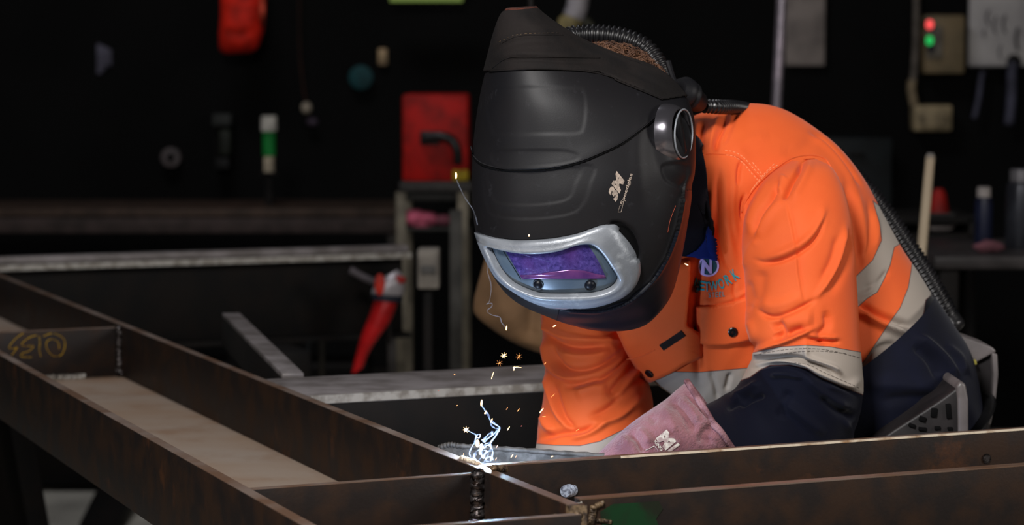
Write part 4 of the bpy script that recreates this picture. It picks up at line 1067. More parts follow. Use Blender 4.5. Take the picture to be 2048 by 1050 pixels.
mx = N_.new('ShaderNodeMix'); mx.data_type = 'RGBA'; mx.blend_type = 'MIX'; mr = N_.new('ShaderNodeMapRange'); mr.inputs[1].default_value = .45; mr.inputs[2].default_value = .7; L_.new(n2.outputs[0], mr.inputs[0]); L_.new(mr.outputs[0], mx.inputs[0]); L_.new(cr.outputs[0], mx.inputs[6]); mx.inputs[7].default_value = lin((74, 42, 108)); L_.new(mx.outputs[2], b.inputs['Base Color'])
bp = N_.new('ShaderNodeBump'); bp.inputs['Strength'].default_value = .6; bp.inputs['Distance'].default_value = .0012; L_.new(nz.outputs[0], bp.inputs['Height']); L_.new(bp.outputs[0], b.inputs['Normal'])
M['lens'] = m
M['lens_band'] = nmat('mauve_lens_band', (112, 62, 118), (84, 48, 104), 40, .2, .3, .6)
lens = patch('filter_lens', HB, resample([(1009, 497), (1030, 503), (1060, 506), (1090, 505), (1120, 500), (1150, 490), (1176, 488), (1190, 508), (1203, 532), (1214, 556), (1150, 556), (1100, 555), (1044, 556), (1028, 530)], 120), M['lens'], helmet, .0022, n=120, rings=10)[0]
patch('lens_band', HB, [(1040, 549), (1070, 548), (1100, 543), (1140, 538), (1170, 540), (1195, 547), (1211, 549), (1213, 555), (1150, 556), (1045, 556)], M['lens_band'], lens, .0027, n=90, rings=4)
for (cx, cy) in ((1077, 568), (1180, 569)):
    p, n = hit(HB, cx, cy); mb = MB(); mb.lathe(p + n * .001, tuple(n), [(0, .0066), (.0012, .0066), (.0012, .0056), (.003, .0046), (.0042, .0026), (.0046, .0006)], 26); mb.build('sensor', M['bolt'] if False else M['chin'], lens)
mb = MB(); drape_tube(HB, [(1009, 500), (1028, 530), (1044, 556)], .0005, mb, .003); mb.build('lens_edge', M['chin'], lens, auto=False)

# dial knob on the side
sd = np.array([.900, -.43, .06]); sd /= np.linalg.norm(sd)
kc = P(1357, 268, 2.752)
kn = thing  # parts below
ringo = MB().lathe(kc - sd * .016, tuple(sd), [(0, .0365), (.008, .0357), (.014, .0338), (.018, .0315), (.0195, .0300), (.0195, .0288), (.014, .0280), (.006, .0278)], 64).build('dial_ring', M['ringm'], helmet)
MB().lathe(kc - sd * .014, tuple(sd), [(0, .0280), (.008, .0280), (.008, .0268), (.009, .0258), (.009, .001)], 56).build('dial_face', M['black'], ringo)
MB().tube([tuple(kc + sd * .0065 + (np.array([0, 0, 1]) * math.cos(t) + np.cross(sd, [0, 0, 1]) * math.sin(t)) * .0283) for t in np.linspace(0, 2 * PI, 64, endpoint=False)], .0011, 8, closed=True).build('dial_rim', M['silver'], ringo, auto=False)
v1 = np.array([0, 0, 1.0]) - sd * sd[2]; v1 /= np.linalg.norm(v1); v2 = np.cross(sd, v1); ax_ = v1 * math.cos(.30) + v2 * math.sin(.30) * (-1 if v2[0] > 0 else 1)
px_ = np.cross(sd, ax_)
Rk = Matrix((tuple(px_), tuple(ax_), tuple(sd))).transposed()
MB().box(kc - sd * .000, (.011, .050, .012), Rk, .003).build('knob_grip', M['shell'], ringo)

# lettering on the side of the helmet
text_on(HB, '3M', ((1232, 405), (1249, 362), (1216, 385)), M['grey_print'], shell, 'lettering', .06, .0006)
text_on(HB, 'Speedglas', ((1248, 410), (1267, 349), (1240, 407)), M['grey_print'], shell, 'lettering', .012, .0006)
mb = MB(); drape_tube(HB, [(1236, 424), (1240, 411), (1246, 409), (1242, 424), (1236, 424)], .0003, mb, .0004, smooth_pts=False); mb.build('lettering', M['grey_print'], shell, auto=False)
mb = MB(); drape_tube(HB, [(1335, 465), (1340, 440), (1351, 411)], .0003, mb, .0004, 20)
mb.build('lettering', nmat('red_print', (150, 60, 36), rough=.7), shell, auto=False)
# hair-side strap clip under the hood edge
mb = MB(); mb.tube([tuple(P(1336, 124, 2.90)), tuple(P(1344, 150, 2.89)), tuple(P(1355, 178, 2.875)), tuple(P(1366, 193, 2.86))], [.004, .0035, .003, .005], 8); mb.build('duct_clip', M['shell'], helmet)

# ------------------------------------------------------------------ breathing hose and belt unit
def hose(pts, r, pitch, name, parent, mat, n=None, amp=.12):
    c = catmull(pts, 1400); ln = np.concatenate([[0], np.cumsum(np.linalg.norm(np.diff(c, axis=0), axis=1))]); k = int(ln[-1] / pitch * 8)
    t = np.linspace(0, ln[-1], k); q = np.stack([np.interp(t, ln, c[:, j]) for j in range(3)], -1)
    rr = [r * (1 + amp * math.copysign(abs(math.sin(2 * PI * x / pitch)) ** .6, math.sin(2 * PI * x / pitch))) for x in t]
    mb = MB(); mb.tube([tuple(p) for p in q], rr, 18); return mb.build(name, mat, parent, auto=False)
hs = thing('breathing_hose', 'ribbed black air hose looping over the helmet and down the back of the shirt', 'hose', tuple(P(1380, 190, 2.98)))
hose([P(1085, 120, 2.93), P(1110, 88, 2.97), P(1150, 72, 2.99), P(1200, 70, 2.985), P(1250, 78, 2.98), P(1290, 98, 2.975), P(1318, 135, 2.965), P(1330, 165, 2.955)], .0125, .0062, 'head_duct', hs, M['hose'])
hose([P(1090, 125, 2.95), P(1115, 92, 3.0), P(1160, 76, 3.03), P(1215, 82, 3.03), P(1270, 96, 3.025), P(1300, 118, 3.02)], .0115, .0062, 'head_duct', hs, M['hose'])
pc = P(1366, 185, 2.955); pd = P(1408, 212, 2.985); dv_ = (pd - pc) / np.linalg.norm(pd - pc)
MB().lathe(pc - dv_ * .012, tuple(dv_), [(0, .014), (.006, .018), (.010, .0205), (.016, .0205), (.018, .0175), (.022, .0195), (.026, .0195), (.030, .016), (.046, .013), (.05, .011)], 36).build('swivel_connector', M['shell'], hs)
hose([pd, P(1440, 214, 3.0), P(1480, 216, 3.06), P(1540, 232, 3.22), P(1620, 268, 3.26), P(1690, 330, 3.27)], .0085, .0055, 'hose', hs, M['hose'])
hp_ = [P(1660, 308, 3.27), P(1722, 376, 3.265), P(1773, 440, 3.26), P(1810, 495, 3.26), P(1843, 545, 3.26), P(1874, 598, 3.262), P(1892, 632, 3.265)]
hose(hp_, .0172, .0062, 'hose_sleeve', hs, M['hose'], amp=.07)
c_ = catmull([P(1880, 608, 3.262), P(1893, 632, 3.265), P(1903, 648, 3.262), P(1912, 664, 3.258)], 20)
MB().tube([tuple(p) for p in c_], [.0165] * 8 + [.0175] * 6 + [.018, .0178, .017, .016, .013, .008], 20).build('sleeve_end', M['hose'], hs, auto=False)

M['unit'] = nmat('dark_grey_unit_plastic', (38, 35, 36), (28, 26, 27), 18, .5, 0, .3)
M['unit_edge'] = nmat('grey_unit_trim', (104, 98, 98), (78, 74, 74), 14, .45, 0, .6)
unit = thing('air_filter_unit', 'boxy dark grey belt-worn air unit behind the welder, hose above it', 'air filter unit', tuple(P(1945, 870, 3.2)))
def pbox(pts_front, Y0, Y1, name, m, parent, bev=.006):
    """solid with the given outline, extruded from depth Y0 to Y1 in the world"""
    f = [P(x, y, Y0) for x, y in pts_front]; bk = [p + np.array([0, Y1 - Y0, 0]) for p in f]; k = len(f)
    bm = bmesh.new(); v = [bm.verts.new(p) for p in f + bk]
    bm.faces.new(v[:k]); bm.faces.new(v[k:][::-1])
    for i in range(k): bm.faces.new((v[i], v[(i + 1) % k], v[k + (i + 1) % k], v[k + i]))
    bmesh.ops.recalc_face_normals(bm, faces=bm.faces)
    if bev: bmesh.ops.bevel(bm, geom=bm.edges[:], offset=bev, segments=3, affect='EDGES', profile=.5)
    V = [tuple(x.co) for x in bm.verts]; bm.verts.index_update(); F = [[x.index for x in q.verts] for q in bm.faces]; bm.free()
    o = mesh_obj(name, V, F, m, parent)
    bm = bmesh.new(); bm.from_mesh(o.data)
    for e in bm.edges:
        if len(e.link_faces) == 2 and e.calc_face_angle(0) > .6: e.smooth = False
    bm.to_mesh(o.data); bm.free(); return o
hs_ = pbox([(1892, 702), (1936, 728), (1986, 704), (1994, 735), (1994, 790), (1984, 845), (1968, 900), (1880, 900), (1880, 760)], 3.20, 3.29, 'housing', M['unit'], unit, .005)
pbox([(1900, 676), (1915, 668), (1985, 694), (1994, 704), (1945, 729), (1936, 732), (1896, 706)], 3.19, 3.28, 'lid', M['unit_edge'], hs_, .003)
pbox([(1984, 706), (1995, 708), (1997, 750), (1992, 800), (1982, 850), (1974, 850), (1984, 800), (1987, 750)], 3.185, 3.21, 'trim', M['unit_edge'], hs_, .002)
pbox([(1938, 722), (1952, 720), (1954, 728), (1940, 734)], 3.182, 3.19, 'label', nmat('yellow_label', (170, 160, 70), rough=.6), hs_, 0)
fl = pbox([(1720, 925), (1740, 892), (1790, 858), (1840, 826), (1880, 800), (1910, 778), (1920, 768), (1926, 800), (1926, 925)], 2.93, 3.1, 'filter_cover', M['unit'], unit, .004)
mb = MB()
for (x, y, w_, h_, a) in ((1845, 838, 14, 10, -.35), (1868, 825, 12, 18, -.1), (1897, 822, 10, 30, .1), (1824, 851, 14, 7, -.35), (1845, 858, 16, 7, -.1), (1875, 856, 12, 7, 0), (1900, 857, 10, 6, 0)):
    c_ = P(x, y, 2.929); k_ = 2.93 / FPX; mb.box(c_, (w_ * k_, .004, h_ * k_), Matrix.Rotation(-a, 3, 'Y'), .0006)
mb.build('vent', M['seamblack'], fl)
pbox([(1912, 772), (1922, 762), (1932, 768), (1938, 800), (1938, 905), (1918, 905), (1916, 800)], 2.925, 3.11, 'trim', M['unit_edge'], fl, .004)
bl = MB(); pb_ = TR[150]; bl.tube([tuple(p + (p - TRC[150]) / np.linalg.norm(p - TRC[150]) * .003) for p in pb_[::4]], .018, 8, closed=True, flat=.14, up=tuple((TRC[151] - TRC[150]) / np.linalg.norm(TRC[151] - TRC[150])))
bl.build('waist_belt', M['black'], unit, auto=False)

# ------------------------------------------------------------------ arc, sparks and smoke
arcp = P(967, 905, 2.70)
al = bpy.data.lights.new('welding_arc_light', 'POINT'); al.energy = 2.2; al.color = (.50, .70, 1.0); al.shadow_soft_size = .006
ao = bpy.data.objects.new('welding_arc_light', al); col.objects.link(ao); ao.location = arcp + np.array([0.004, -.020, .016])
def emit(name, c, s):
    m = bpy.data.materials.new(name); m.use_nodes = True; b = m.node_tree.nodes['Principled BSDF']; b.inputs['Base Color'].default_value = (0, 0, 0, 1)
    b.inputs['Emission Color'].default_value = c; b.inputs['Emission Strength'].default_value = s; return m
E_white = emit('white_hot_arc', (.75, .85, 1, 1), 9); E_or = emit('orange_hot_metal', (1, .36, .10, 1), 2.2); E_hot = emit('yellow_hot_metal', (1, .62, .28, 1), 5); E_red = emit('red_hot_metal', (1, .12, .04, 1), .8)
arc = thing('welding_arc', 'blue-white burning arc at the joint of the two channels', 'welding arc', tuple(arcp))
mb = MB(); mb.ball(P(963, 894, 2.70), .0026, (.8, .8, 1.6)); mb.ball(P(956, 886, 2.70), .0020, (.8, .8, 1.4)); mb.ball(P(967, 914, 2.70), .0017); mb.ball(P(960, 905, 2.70), .0015, (.8, .8, 1.8)); mb.build('arc_core', E_white, arc)
mb = MB(); mb.ball(P(955, 887, 2.699), .0030, (.8, .8, 1.5)); mb.build('glow_drop', E_hot, arc)
for k, (x, y) in enumerate(((960, 928), (952, 925), (940, 918), (972, 931), (966, 934))): pass
mb = MB()
for (x, y, r) in ((960, 929, .0011), (964, 934, .0009), (951, 925, .0009), (920, 918, .0008), (933, 922, .0006)): mb.ball(P(x, y, 2.694), r, (1.6, 1, .8))
mb.build('molten_bead', E_hot, arc)
sparks = [
 (912, 351, 90, 13, 1.9, 'h', 2.55, 'bright spark with a smoke tail beside the red cabinet'),
 (1058, 471, 0, 3, 2.2, 'h', 2.66, 'round spark in front of the helmet just above the lens frame'),
 (1013, 656, 85, 9, 1.3, 'h', 2.60, 'spark hanging in front of the tan leather below the helmet'),
 (1109, 652, 30, 7, 1.3, 'h', 2.70, 'short spark in front of the far sleeve near the shoulder'),
 (1008, 711, 45, 8, 1.5, 'h', 2.65, 'starry bursting spark above the grey cross channel'),
 (1038, 713, 50, 9, .5, 'o', 2.65, 'thin orange spark streak just right of the bursting spark'),
 (999, 726, 30, 6, .5, 'o', 2.62, 'faint orange spark just below the bursting spark'),
 (1028, 737, 85, 8, 1.1, 'h', 2.65, 'L-shaped spark over the grey cross channel'),
 (985, 751, 72, 15, .7, 'h', 2.66, 'slanting pink-white spark over the grey cross channel'),
 (909, 749, 30, 3, .8, 'o', 2.6, 'tiny lone spark over the left part of the grey channel'),
 (1090, 727, 40, 5, .7, 'o', 2.7, 'spark at the left edge of the far sleeve level with the channel'),
 (877, 781, 0, 2, .7, 'r', 2.6, 'tiny dull red spark under the edge of the grey channel'),
 (963, 806, 85, 13, 2.1, 'h', 2.66, 'large bright spark topping the tall smoke trail above the arc'),
 (971, 825, 60, 7, 1.6, 'h', 2.67, 'spark just below the top of the tall smoke trail'),
 (983, 841, 65, 9, 1.2, 'h', 2.68, 'third spark down the tall smoke trail'),
 (932, 859, 30, 8, 2.6, 'h', 2.66, 'star-shaped orange spark left of the arc at the end of a smoke curl'),
 (914, 811, 20, 3, .7, 'o', 2.6, 'tiny amber spark high to the left of the arc'),
 (1014, 817, 55, 6, .5, 'o', 2.7, 'small orange dash right of the tall smoke trail'),
 (1037, 820, 50, 8, .7, 'o', 2.7, 'orange dash halfway between smoke trail and sleeve'),
 (1083, 821, 52, 12, 1.1, 'h', 2.72, 'bright white dash touching the edge of the far sleeve'),
 (1088, 833, 5, 7, .6, 'o', 2.72, 'level dash on the sleeve edge under the bright white dash'),
 (1106, 791, 45, 10, .5, 'o', 2.74, 'thin slanting streak in front of the far sleeve'),
 (1017, 857, 58, 9, .9, 'h', 2.7, 'pinkish dash above the pale strip right of the arc'),
 (1043, 852, 45, 3, .6, 'r', 2.7, 'tiny red spark right of the pinkish dash'),
 (1155, 860, 35, 8, .5, 'o', 2.75, 'orange streak in front of the far sleeve hem'),
 (994, 893, 60, 7, .7, 'o', 2.7, 'orange dash just right of the arc above the strip'),
 (1024, 912, 55, 8, .8, 'h', 2.69, 'dash in front of the pale strip, left one of a pair'),
 (1032, 913, 60, 6, .5, 'o', 2.69, 'fainter dash in front of the pale strip, right one of a pair'),
 (992, 918, 60, 6, .6, 'o', 2.69, 'small orange dash low beside the arc at the flange'),
 (927, 909, 90, 5, .5, 'o', 2.68, 'dim vertical dash over the flange left of the arc'),
 (1104, 913, 15, 5, 1.0, 'h', 2.70, 'spark resting on the flange edge before the pale strip end'),
 (1373, 529, -25, 8, 1.1, 'h', 2.68, 'spark in front of the chest beside the round logo')]
EM = {'h': E_hot, 'o': E_or, 'r': E_red}
for (x, y, ang, ln_, r, k, Y, lab) in sparks:
    a = math.radians(ang); dx, dy = math.cos(a) * ln_ / 2, -math.sin(a) * ln_ / 2; s = Y / FPX
    pts = [P(x + dx * t, y + dy * t, Y) for t in (-1, -.6, -.2, .2, .6, 1)]
    mb = MB(); mb.tube([tuple(p) for p in pts], [r * s * .45, r * s * .85, r * s, r * s, r * s * .8, r * s * .4], 8)
    if 'star' in lab or 'burst' in lab:
        for q in range(7):
            b_ = q * 2 * PI / 7 + .3; mb.tube([tuple(P(x, y, Y)), tuple(P(x + 7 * math.cos(b_), y + 7 * math.sin(b_), Y - .002 * math.sin(q * 2)))], [r * s * .28, .00005], 5)
        mb.ball(P(x - dx * .4, y - dy * .4, Y), r * s * 1.2)
    if 'L-shaped' in lab: mb.tube([tuple(P(x - 2, y - 2, Y)), tuple(P(x + 6, y - 3, Y)), tuple(P(x + 15, y - 2, Y))], [.0005, .0003, .0001], 5)
    o = mb.build('spark', EM[k], None, auto=False); tag(o, lab, 'spark', 'welding sparks')
m = bpy.data.materials.new('smoke_wisp'); m.use_nodes = True; nt = m.node_tree; N_ = nt.nodes; N_.remove(N_['Principled BSDF'])
tr = N_.new('ShaderNodeBsdfTransparent'); tl = N_.new('ShaderNodeBsdfTranslucent'); tl.inputs[0].default_value = (.75, .82, 1, 1); df = N_.new('ShaderNodeBsdfDiffuse'); df.inputs[0].default_value = (.75, .82, 1, 1)
a1 = N_.new('ShaderNodeMixShader'); a1.inputs[0].default_value = .5; nt.links.new(tl.outputs[0], a1.inputs[1]); nt.links.new(df.outputs[0], a1.inputs[2])
lw = N_.new('ShaderNodeLayerWeight'); lw.inputs[0].default_value = .35; mr = N_.new('ShaderNodeMapRange'); mr.inputs[3].default_value = .07; mr.inputs[4].default_value = .012; nt.links.new(lw.outputs['Facing'], mr.inputs[0])
mxs = N_.new('ShaderNodeMixShader'); nt.links.new(mr.outputs[0], mxs.inputs[0]); nt.links.new(tr.outputs[0], mxs.inputs[1]); nt.links.new(a1.outputs[0], mxs.inputs[2]); nt.links.new(mxs.outputs[0], N_['Material Output'].inputs[0])
M['smoke'] = m
M['smoke_low'] = m.copy(); [setattr(n.inputs[3], 'default_value', .05) or setattr(n.inputs[4], 'default_value', .01) for n in M['smoke_low'].node_tree.nodes if n.type == 'MAP_RANGE']
def z6(l): return [(860 + x / 3.889, 780 + y / 3.889) for x, y in l]
wisps = [
 ([(912, 356), (918, 372), (926, 388), (936, 404), (946, 420), (952, 438), (955, 450)], 1.5, 2.56, 'smoke tail curving from the cabinet-side spark to the helmet'),
 ([(977, 520), (974, 540), (981, 565), (982, 580), (979, 602), (973, 608), (983, 606), (984, 613), (974, 622), (984, 630), (999, 634), (1003, 645), (1012, 656)], 1.1, 2.62, 'thin wavy smoke thread over the tan leather left of the lens'),
 (z6([(400, 120), (450, 190), (465, 230), (500, 260), (540, 290), (525, 330), (500, 370), (470, 410)]), 2.6, 2.70, 'tall crooked smoke trail rising above the arc'),
 (z6([(470, 240), (480, 280), (510, 300), (530, 300), (500, 340), (450, 375), (400, 390)]), 1.8, 2.71, 'second strand twisting beside the tall smoke trail'),
 (z6([(285, 315), (320, 330), (350, 345), (362, 368), (385, 372), (390, 345), (370, 350), (355, 375), (345, 410), (320, 450), (305, 490), (318, 525)]), 1.4, 2.69, 'looped smoke curl left of the arc'),
 (z6([(330, 540), (350, 490), (390, 460), (420, 450), (450, 430), (480, 450), (485, 500), (470, 550)]), 2.4, 2.70, 'rounded smoke puff curling over the arc'),
 (z6([(340, 520), (370, 550), (400, 520), (400, 480), (430, 470), (450, 500), (430, 545), (460, 560)]), 2.6, 2.705, 'knotted smoke swirl at the foot of the arc'),
 (z6([(360, 500), (345, 530), (380, 565), (420, 560), (440, 530), (480, 520), (488, 545)]), 2.2, 2.70, 'low smoke swirl lying on the flange by the arc'),
 (z6([(410, 400), (430, 370), (460, 340), (490, 325), (480, 350), (440, 385), (420, 410)]), 2.8, 2.712, 'soft smoke fold between arc and tall trail'),
 (z6([(400, 470), (420, 430), (450, 415), (475, 430), (470, 470), (440, 480), (410, 520)]), 3.0, 2.708, 'thickest smoke loop right over the arc core')]
for pts, r, Y, lab in wisps:
    c = catmull(pts, 90); mb = MB(); s = Y / FPX
    for sh_ in (0, 1):
        mb.tube([tuple(P(x + sh_ * 1.3 * math.sin(i * .11), y + sh_ * .9 * math.cos(i * .17), Y + .003 * math.sin(i * .2) + sh_ * .004)) for i, (x, y) in enumerate(c)], [r * s * (.55 + .4 * math.sin(i * .13 + sh_) ** 2) * (1 - .5 * sh_) for i in range(90)], 8)
    o = mb.build('smoke_wisp', M['smoke_low'] if pts[-1][1] > 870 or pts[0][1] > 870 else M['smoke'], None, auto=False); tag(o, lab, 'smoke', 'smoke over the weld')

# ------------------------------------------------------------------ workshop shell
M['floor'] = nmat('concrete_floor', (190, 186, 174), (160, 156, 146), 3, .7, 0, .4, (40, .3, .002), c3=(120, 116, 108), s3=9, thr3=(.55, .8))
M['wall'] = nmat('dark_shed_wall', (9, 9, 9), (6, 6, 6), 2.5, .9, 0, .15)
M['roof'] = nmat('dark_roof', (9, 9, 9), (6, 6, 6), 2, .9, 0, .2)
X0, X1, Y0, Y1, ZC = -4.5, 4.5, -2.5, 9.0, 5.4
def slab(name, c, s, m):
    o = MB().box(c, s).build(name, m, None, smooth=False); o['kind'] = 'structure'; return o
slab('floor', ((X0 + X1) / 2, (Y0 + Y1) / 2, -.05), (X1 - X0 + .4, Y1 - Y0 + .4, .1), M['floor'])
slab('ceiling', ((X0 + X1) / 2, (Y0 + Y1) / 2, ZC + .05), (X1 - X0 + .4, Y1 - Y0 + .4, .1), M['roof'])
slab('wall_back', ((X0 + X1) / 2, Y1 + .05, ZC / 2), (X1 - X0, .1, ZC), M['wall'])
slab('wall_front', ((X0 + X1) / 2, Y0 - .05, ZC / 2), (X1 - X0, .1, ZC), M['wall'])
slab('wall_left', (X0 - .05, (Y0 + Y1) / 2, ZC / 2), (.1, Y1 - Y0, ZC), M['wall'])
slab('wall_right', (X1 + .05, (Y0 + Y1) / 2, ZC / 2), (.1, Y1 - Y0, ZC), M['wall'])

def cm(name, c, rough=.6, metal=0, c2=None, sc=15, **k): return nmat(name, c, c2 or tuple(int(v * .75) for v in c), sc, rough, metal, **dict(dict(spec=.2), **k))
def pb(x0, y0, x1, y1, Y, dep, name, m, parent, bev=.004):
    """upright box whose front face shows between these points at depth Y"""
    a = P(x0, y0, Y); b = P(x1, y1, Y); c = (a + b) / 2 + np.array([0, dep / 2, 0])
    mb = MB(); mb.box(c, (abs(b[0] - a[0]), dep, abs(a[2] - b[2])), None, bev); return mb.build(name, m, parent)
def pt(pts, r, name, m, parent, n=24, sides=10):
    c = catmull([P(*p) for p in pts], n) if len(pts) > 2 else [P(*p) for p in pts]
    mb = MB(); mb.tube([tuple(q) for q in c], r, sides); return mb.build(name, m, parent, auto=False)
WB = 8.98
# long work bench across the left background
bn = thing('work_bench', 'long brown-edged steel work bench across the left background', 'bench', (-.9, 7.7, 0))
a0 = P(-260, 418, 7.5); a1 = P(812, 418, 7.5)
c_ = (a0 + a1) / 2; ln_ = a1[0] - a0[0]
MB().box(c_ + np.array([0, .3, -.012]), (ln_, .6, .024), None, .003).build('bench_top', cm('bench_top_steel', (66, 52, 44), .6, .1), bn)
MB().box(c_ + np.array([0, .012, -.052]), (ln_, .02, .05), None, .003).build('edge_rail', cm('bench_rail', (58, 48, 46), .7, 0), bn)
for x in (-240, 790):
    q = P(x, 430, 7.55); MB().box((q[0], q[1] + .02, q[2] / 2 - .03), (.05, .05, q[2] - .06), None, .004).build('leg', cm('bench_leg', (60, 56, 54), .6), bn)
for x in (-240, 790):
    q = P(x, 430, 8.02); MB().box((q[0], q[1], q[2] / 2 - .03), (.05, .05, q[2] - .06), None, .004).build('leg', M['dark_steel'], bn)
MB().box((c_[0], 8.0, .35), (ln_ - .1, .04, .04), None, .003).build('stretcher', M['dark_steel'], bn)

# added dark box that keeps the area under the bench black
cr = thing('dark_filler_box', 'low black box added under the long bench to keep that area dark', 'filler box', (-1.2, 7.85, 0))
MB().box((-1.18, 7.86, .21), (1.4, .46, .38), None, .01).build('body', M['dark_steel'], cr)
MB().box((-1.18, 7.62, .415), (1.42, .04, .03), None, .004).build('rim', M['dark_steel'], cr)
for x in (-1.7, -.66): MB().box((x, 7.86, .01), (.08, .4, .02)).build('skid', M['dark_steel'], cr)

# red welding power source on the bench end, its stand and things on it
st = thing('machine_stand', 'dark metal stand under the red welding machine', 'stand', (-.22, 7.2, 0))
pb(798, 364, 945, 384, 6.9, .5, 'top', cm('stand_top', (52, 50, 48)), st)
pb(800, 384, 942, 402, 6.94, .02, 'rail', cm('stand_rail', (40, 40, 38)), st)
zt = P(0, 384, 6.9)[2]
for x in (802, 925):
    for Y in (6.93, 7.36):
        q = P(x, 384, 6.93); MB().box((q[0], Y, q[2] / 2), (.03, .03, q[2]), None, .002).build('leg', cm('stand_leg', (120, 112, 96), .5), st)
pb(800, 455, 942, 462, 6.92, .46, 'shelf', cm('stand_shelf', (50, 48, 46)), st)
rm = thing('welding_machine', 'red box-shaped welding machine with a black cable across its front', 'welding machine', tuple(P(870, 364, 7.1)))
pb(803, 188, 937, 364, 6.95, .40, 'housing', cm('red_machine_paint', (165, 12, 6), .6), rm, .012)
pb(840, 262, 878, 290, 6.935, .02, 'socket_block', M['black'], rm)
pt([(846, 276, 6.93), (880, 272, 6.92), (903, 280, 6.92), (914, 300, 6.92), (916, 326, 6.93)], .014, 'cable', M['black'], rm)
pb(905, 340, 936, 362, 6.935, .02, 'yellow_plate', cm('yellow_plate_paint', (190, 160, 20)), rm)
for x in (815, 925): pb(x - 6, 362, x + 6, 364.5, 6.97, .3, 'foot', M['black'], rm, .001)
rg = thing('rag', 'crumpled pink-mauve cloth on the stand shelf below the red machine', 'cloth', tuple(P(855, 455, 6.95)))
mb = MB(); rd = random.Random(3)
for (x, y, r, s) in ((828, 436, .034, 1), (856, 438, .030, 1.1), (842, 444, .026, 1.3)): mb.ball(P(x, y, 6.95), r, (s, .8, .72), 20)
o = mb.build('folds', cm('pink_cloth', (190, 92, 116), .9), rg, auto=False)
for v in o.data.vertices: v.co += Vector(mnoise.noise_vector(v.co * 40)) * .008
mb = MB(); mb.ball(P(886, 440, 6.95), .026, (1.2, .8, .66), 20); o = mb.build('folds', cm('dull_pink_cloth', (130, 72, 86), .9), rg, auto=False)

# things hanging on the back wall
rb = thing('hanging_bag', 'bright red bag hanging high at the upper left', 'bag', tuple(P(485, 100, 8.95)))
g, c = loft([(P(486, -60, 8.7), np.array([.075, 0, 0]), np.array([0, -.03, 0])), (P(486, -20, 8.7), np.array([.080, 0, 0]), np.array([0, -.06, 0])), (P(484, 40, 8.7), np.array([.084, 0, 0]), np.array([0, -.085, 0])),
              (P(480, 80, 8.7), np.array([.078, 0, 0]), np.array([0, -.075, 0])), (P(477, 100, 8.7), np.array([.066, 0, 0]), np.array([0, -.05, 0])), (P(477, 106, 8.7), np.array([.04, 0, 0]), np.array([0, -.02, 0]))], 60, 60, .8)
grid_obj('bag_body', crease(g, c, [([(450, 60), (480, 70), (510, 62)], 10, -8)], .004, 20, 2), cm('red_bag_cloth', (225, 40, 22), .7), rb, caps=(True, True))
pt([(522, -60, 8.95), (524, 0, 8.58), (524, 40, 8.58), (518, 66, 8.89)], .010, 'strap', cm('pink_red_strap', (235, 90, 66)), rb)
sp_ = thing('spray_can', 'white-capped can with a green band standing on the bench', 'can', tuple(P(538, 348, 8.2)))
sc = lambda y0, y1, r, n, mm: MB().lathe(P(538, y1, 7.75), (0, 0, 1), [(0, r), ((y1 - y0) * 7.75 / FPX, r), ((y1 - y0) * 7.75 / FPX + .004, r * .8)], 24).build(n, mm, sp_)
sc(312, 345, .018, 'base', cm('cream_label', (200, 186, 160))); sc(262, 312, .022, 'band', cm('green_label', (20, 120, 50))); sc(234, 262, .026, 'cap', cm('off_white_cap', (205, 200, 190)))
pb(520, 345, 556, 349, 7.7, .12, 'shelf_bracket', M['dark_steel'], sp_, .001)
pb(530, 349, 545, 416, 7.74, .03, 'bracket_post', M['dark_steel'], sp_, .001)
def hang(name, lab, cat, Y, parts):
    t = thing(name, lab, cat, tuple(parts[0][0])); return t
def wallthing(name, lab, cat, px, py, Y=WB): return thing(name, lab, cat, tuple(P(px, py, Y)))
t = wallthing('tape_roll', 'dim grey ring-shaped roll hanging on the dark wall above the bench', 'roll', 341, 315)
p = P(341, 315, 8.93); mb = MB(); mb.lathe(p + np.array([0, .05, 0]), (0, -1, 0), [(0, .037), (.05, .037), (.052, .034), (.052, .016), (0, .014)], 36); mb.build('roll', cm('grey_roll', (92, 84, 84), .5), t)
MB().cyl(p + np.array([0, .05, .008]), p + np.array([0, -.03, .008]), .006).build('peg', M['black'], t)
t = wallthing('cable_tie_bundle', 'faint pale grey strip bundle high on the wall at the far left', 'strips', 205, 150)
for dx, w_, y1 in ((198, 5, 148), (206, 5, 140), (214, 4, 130), (220, 3, 132)): pb(dx - w_, 88 + (dx - 198) * .5, dx + w_, y1, 8.98, .02, 'strip', cm('grey_strip', (84, 82, 96), .6), t, .001)
t = wallthing('file_rack', 'barely visible grey-green rack on the wall left of the white-capped can', 'rack', 442, 335)
pb(424, 228, 462, 252, 8.85, .12, 'tray', cm('rack_grey', (44, 46, 44)), t); pb(438, 258, 460, 310, 8.87, .10, 'tray', cm('rack_green', (38, 42, 34)), t); pb(430, 316, 458, 338, 8.87, .10, 'tray', cm('rack_grey_low', (26, 26, 26)), t)
pb(430, 252, 436, 338, 8.9, .07, 'back_plate', M['dark_steel'], t)
t = wallthing('pull_cord_knob', 'small cream knob on a hanging cord left of the red machine', 'knob', 613, 230)
MB().ball(P(613, 216, 8.94), .021, (1, 1, 1.1), 20).build('knob', cm('cream_knob', (176, 164, 146)), t); pt([(598, -60, 8.94), (600, 100, 8.94), (606, 170, 8.94), (612, 206, 8.94)], .004, 'cord', cm('brown_cord', (50, 26, 16)), t)
MB().ball(P(624, 244, 8.94), .022, (1.1, 1, .8), 16).build('toggle', cm('mauve_toggle', (64, 54, 66)), t)
t = wallthing('wall_switch', 'small beige tag on the dark wall above the teal disc', 'tag', 765, 130)
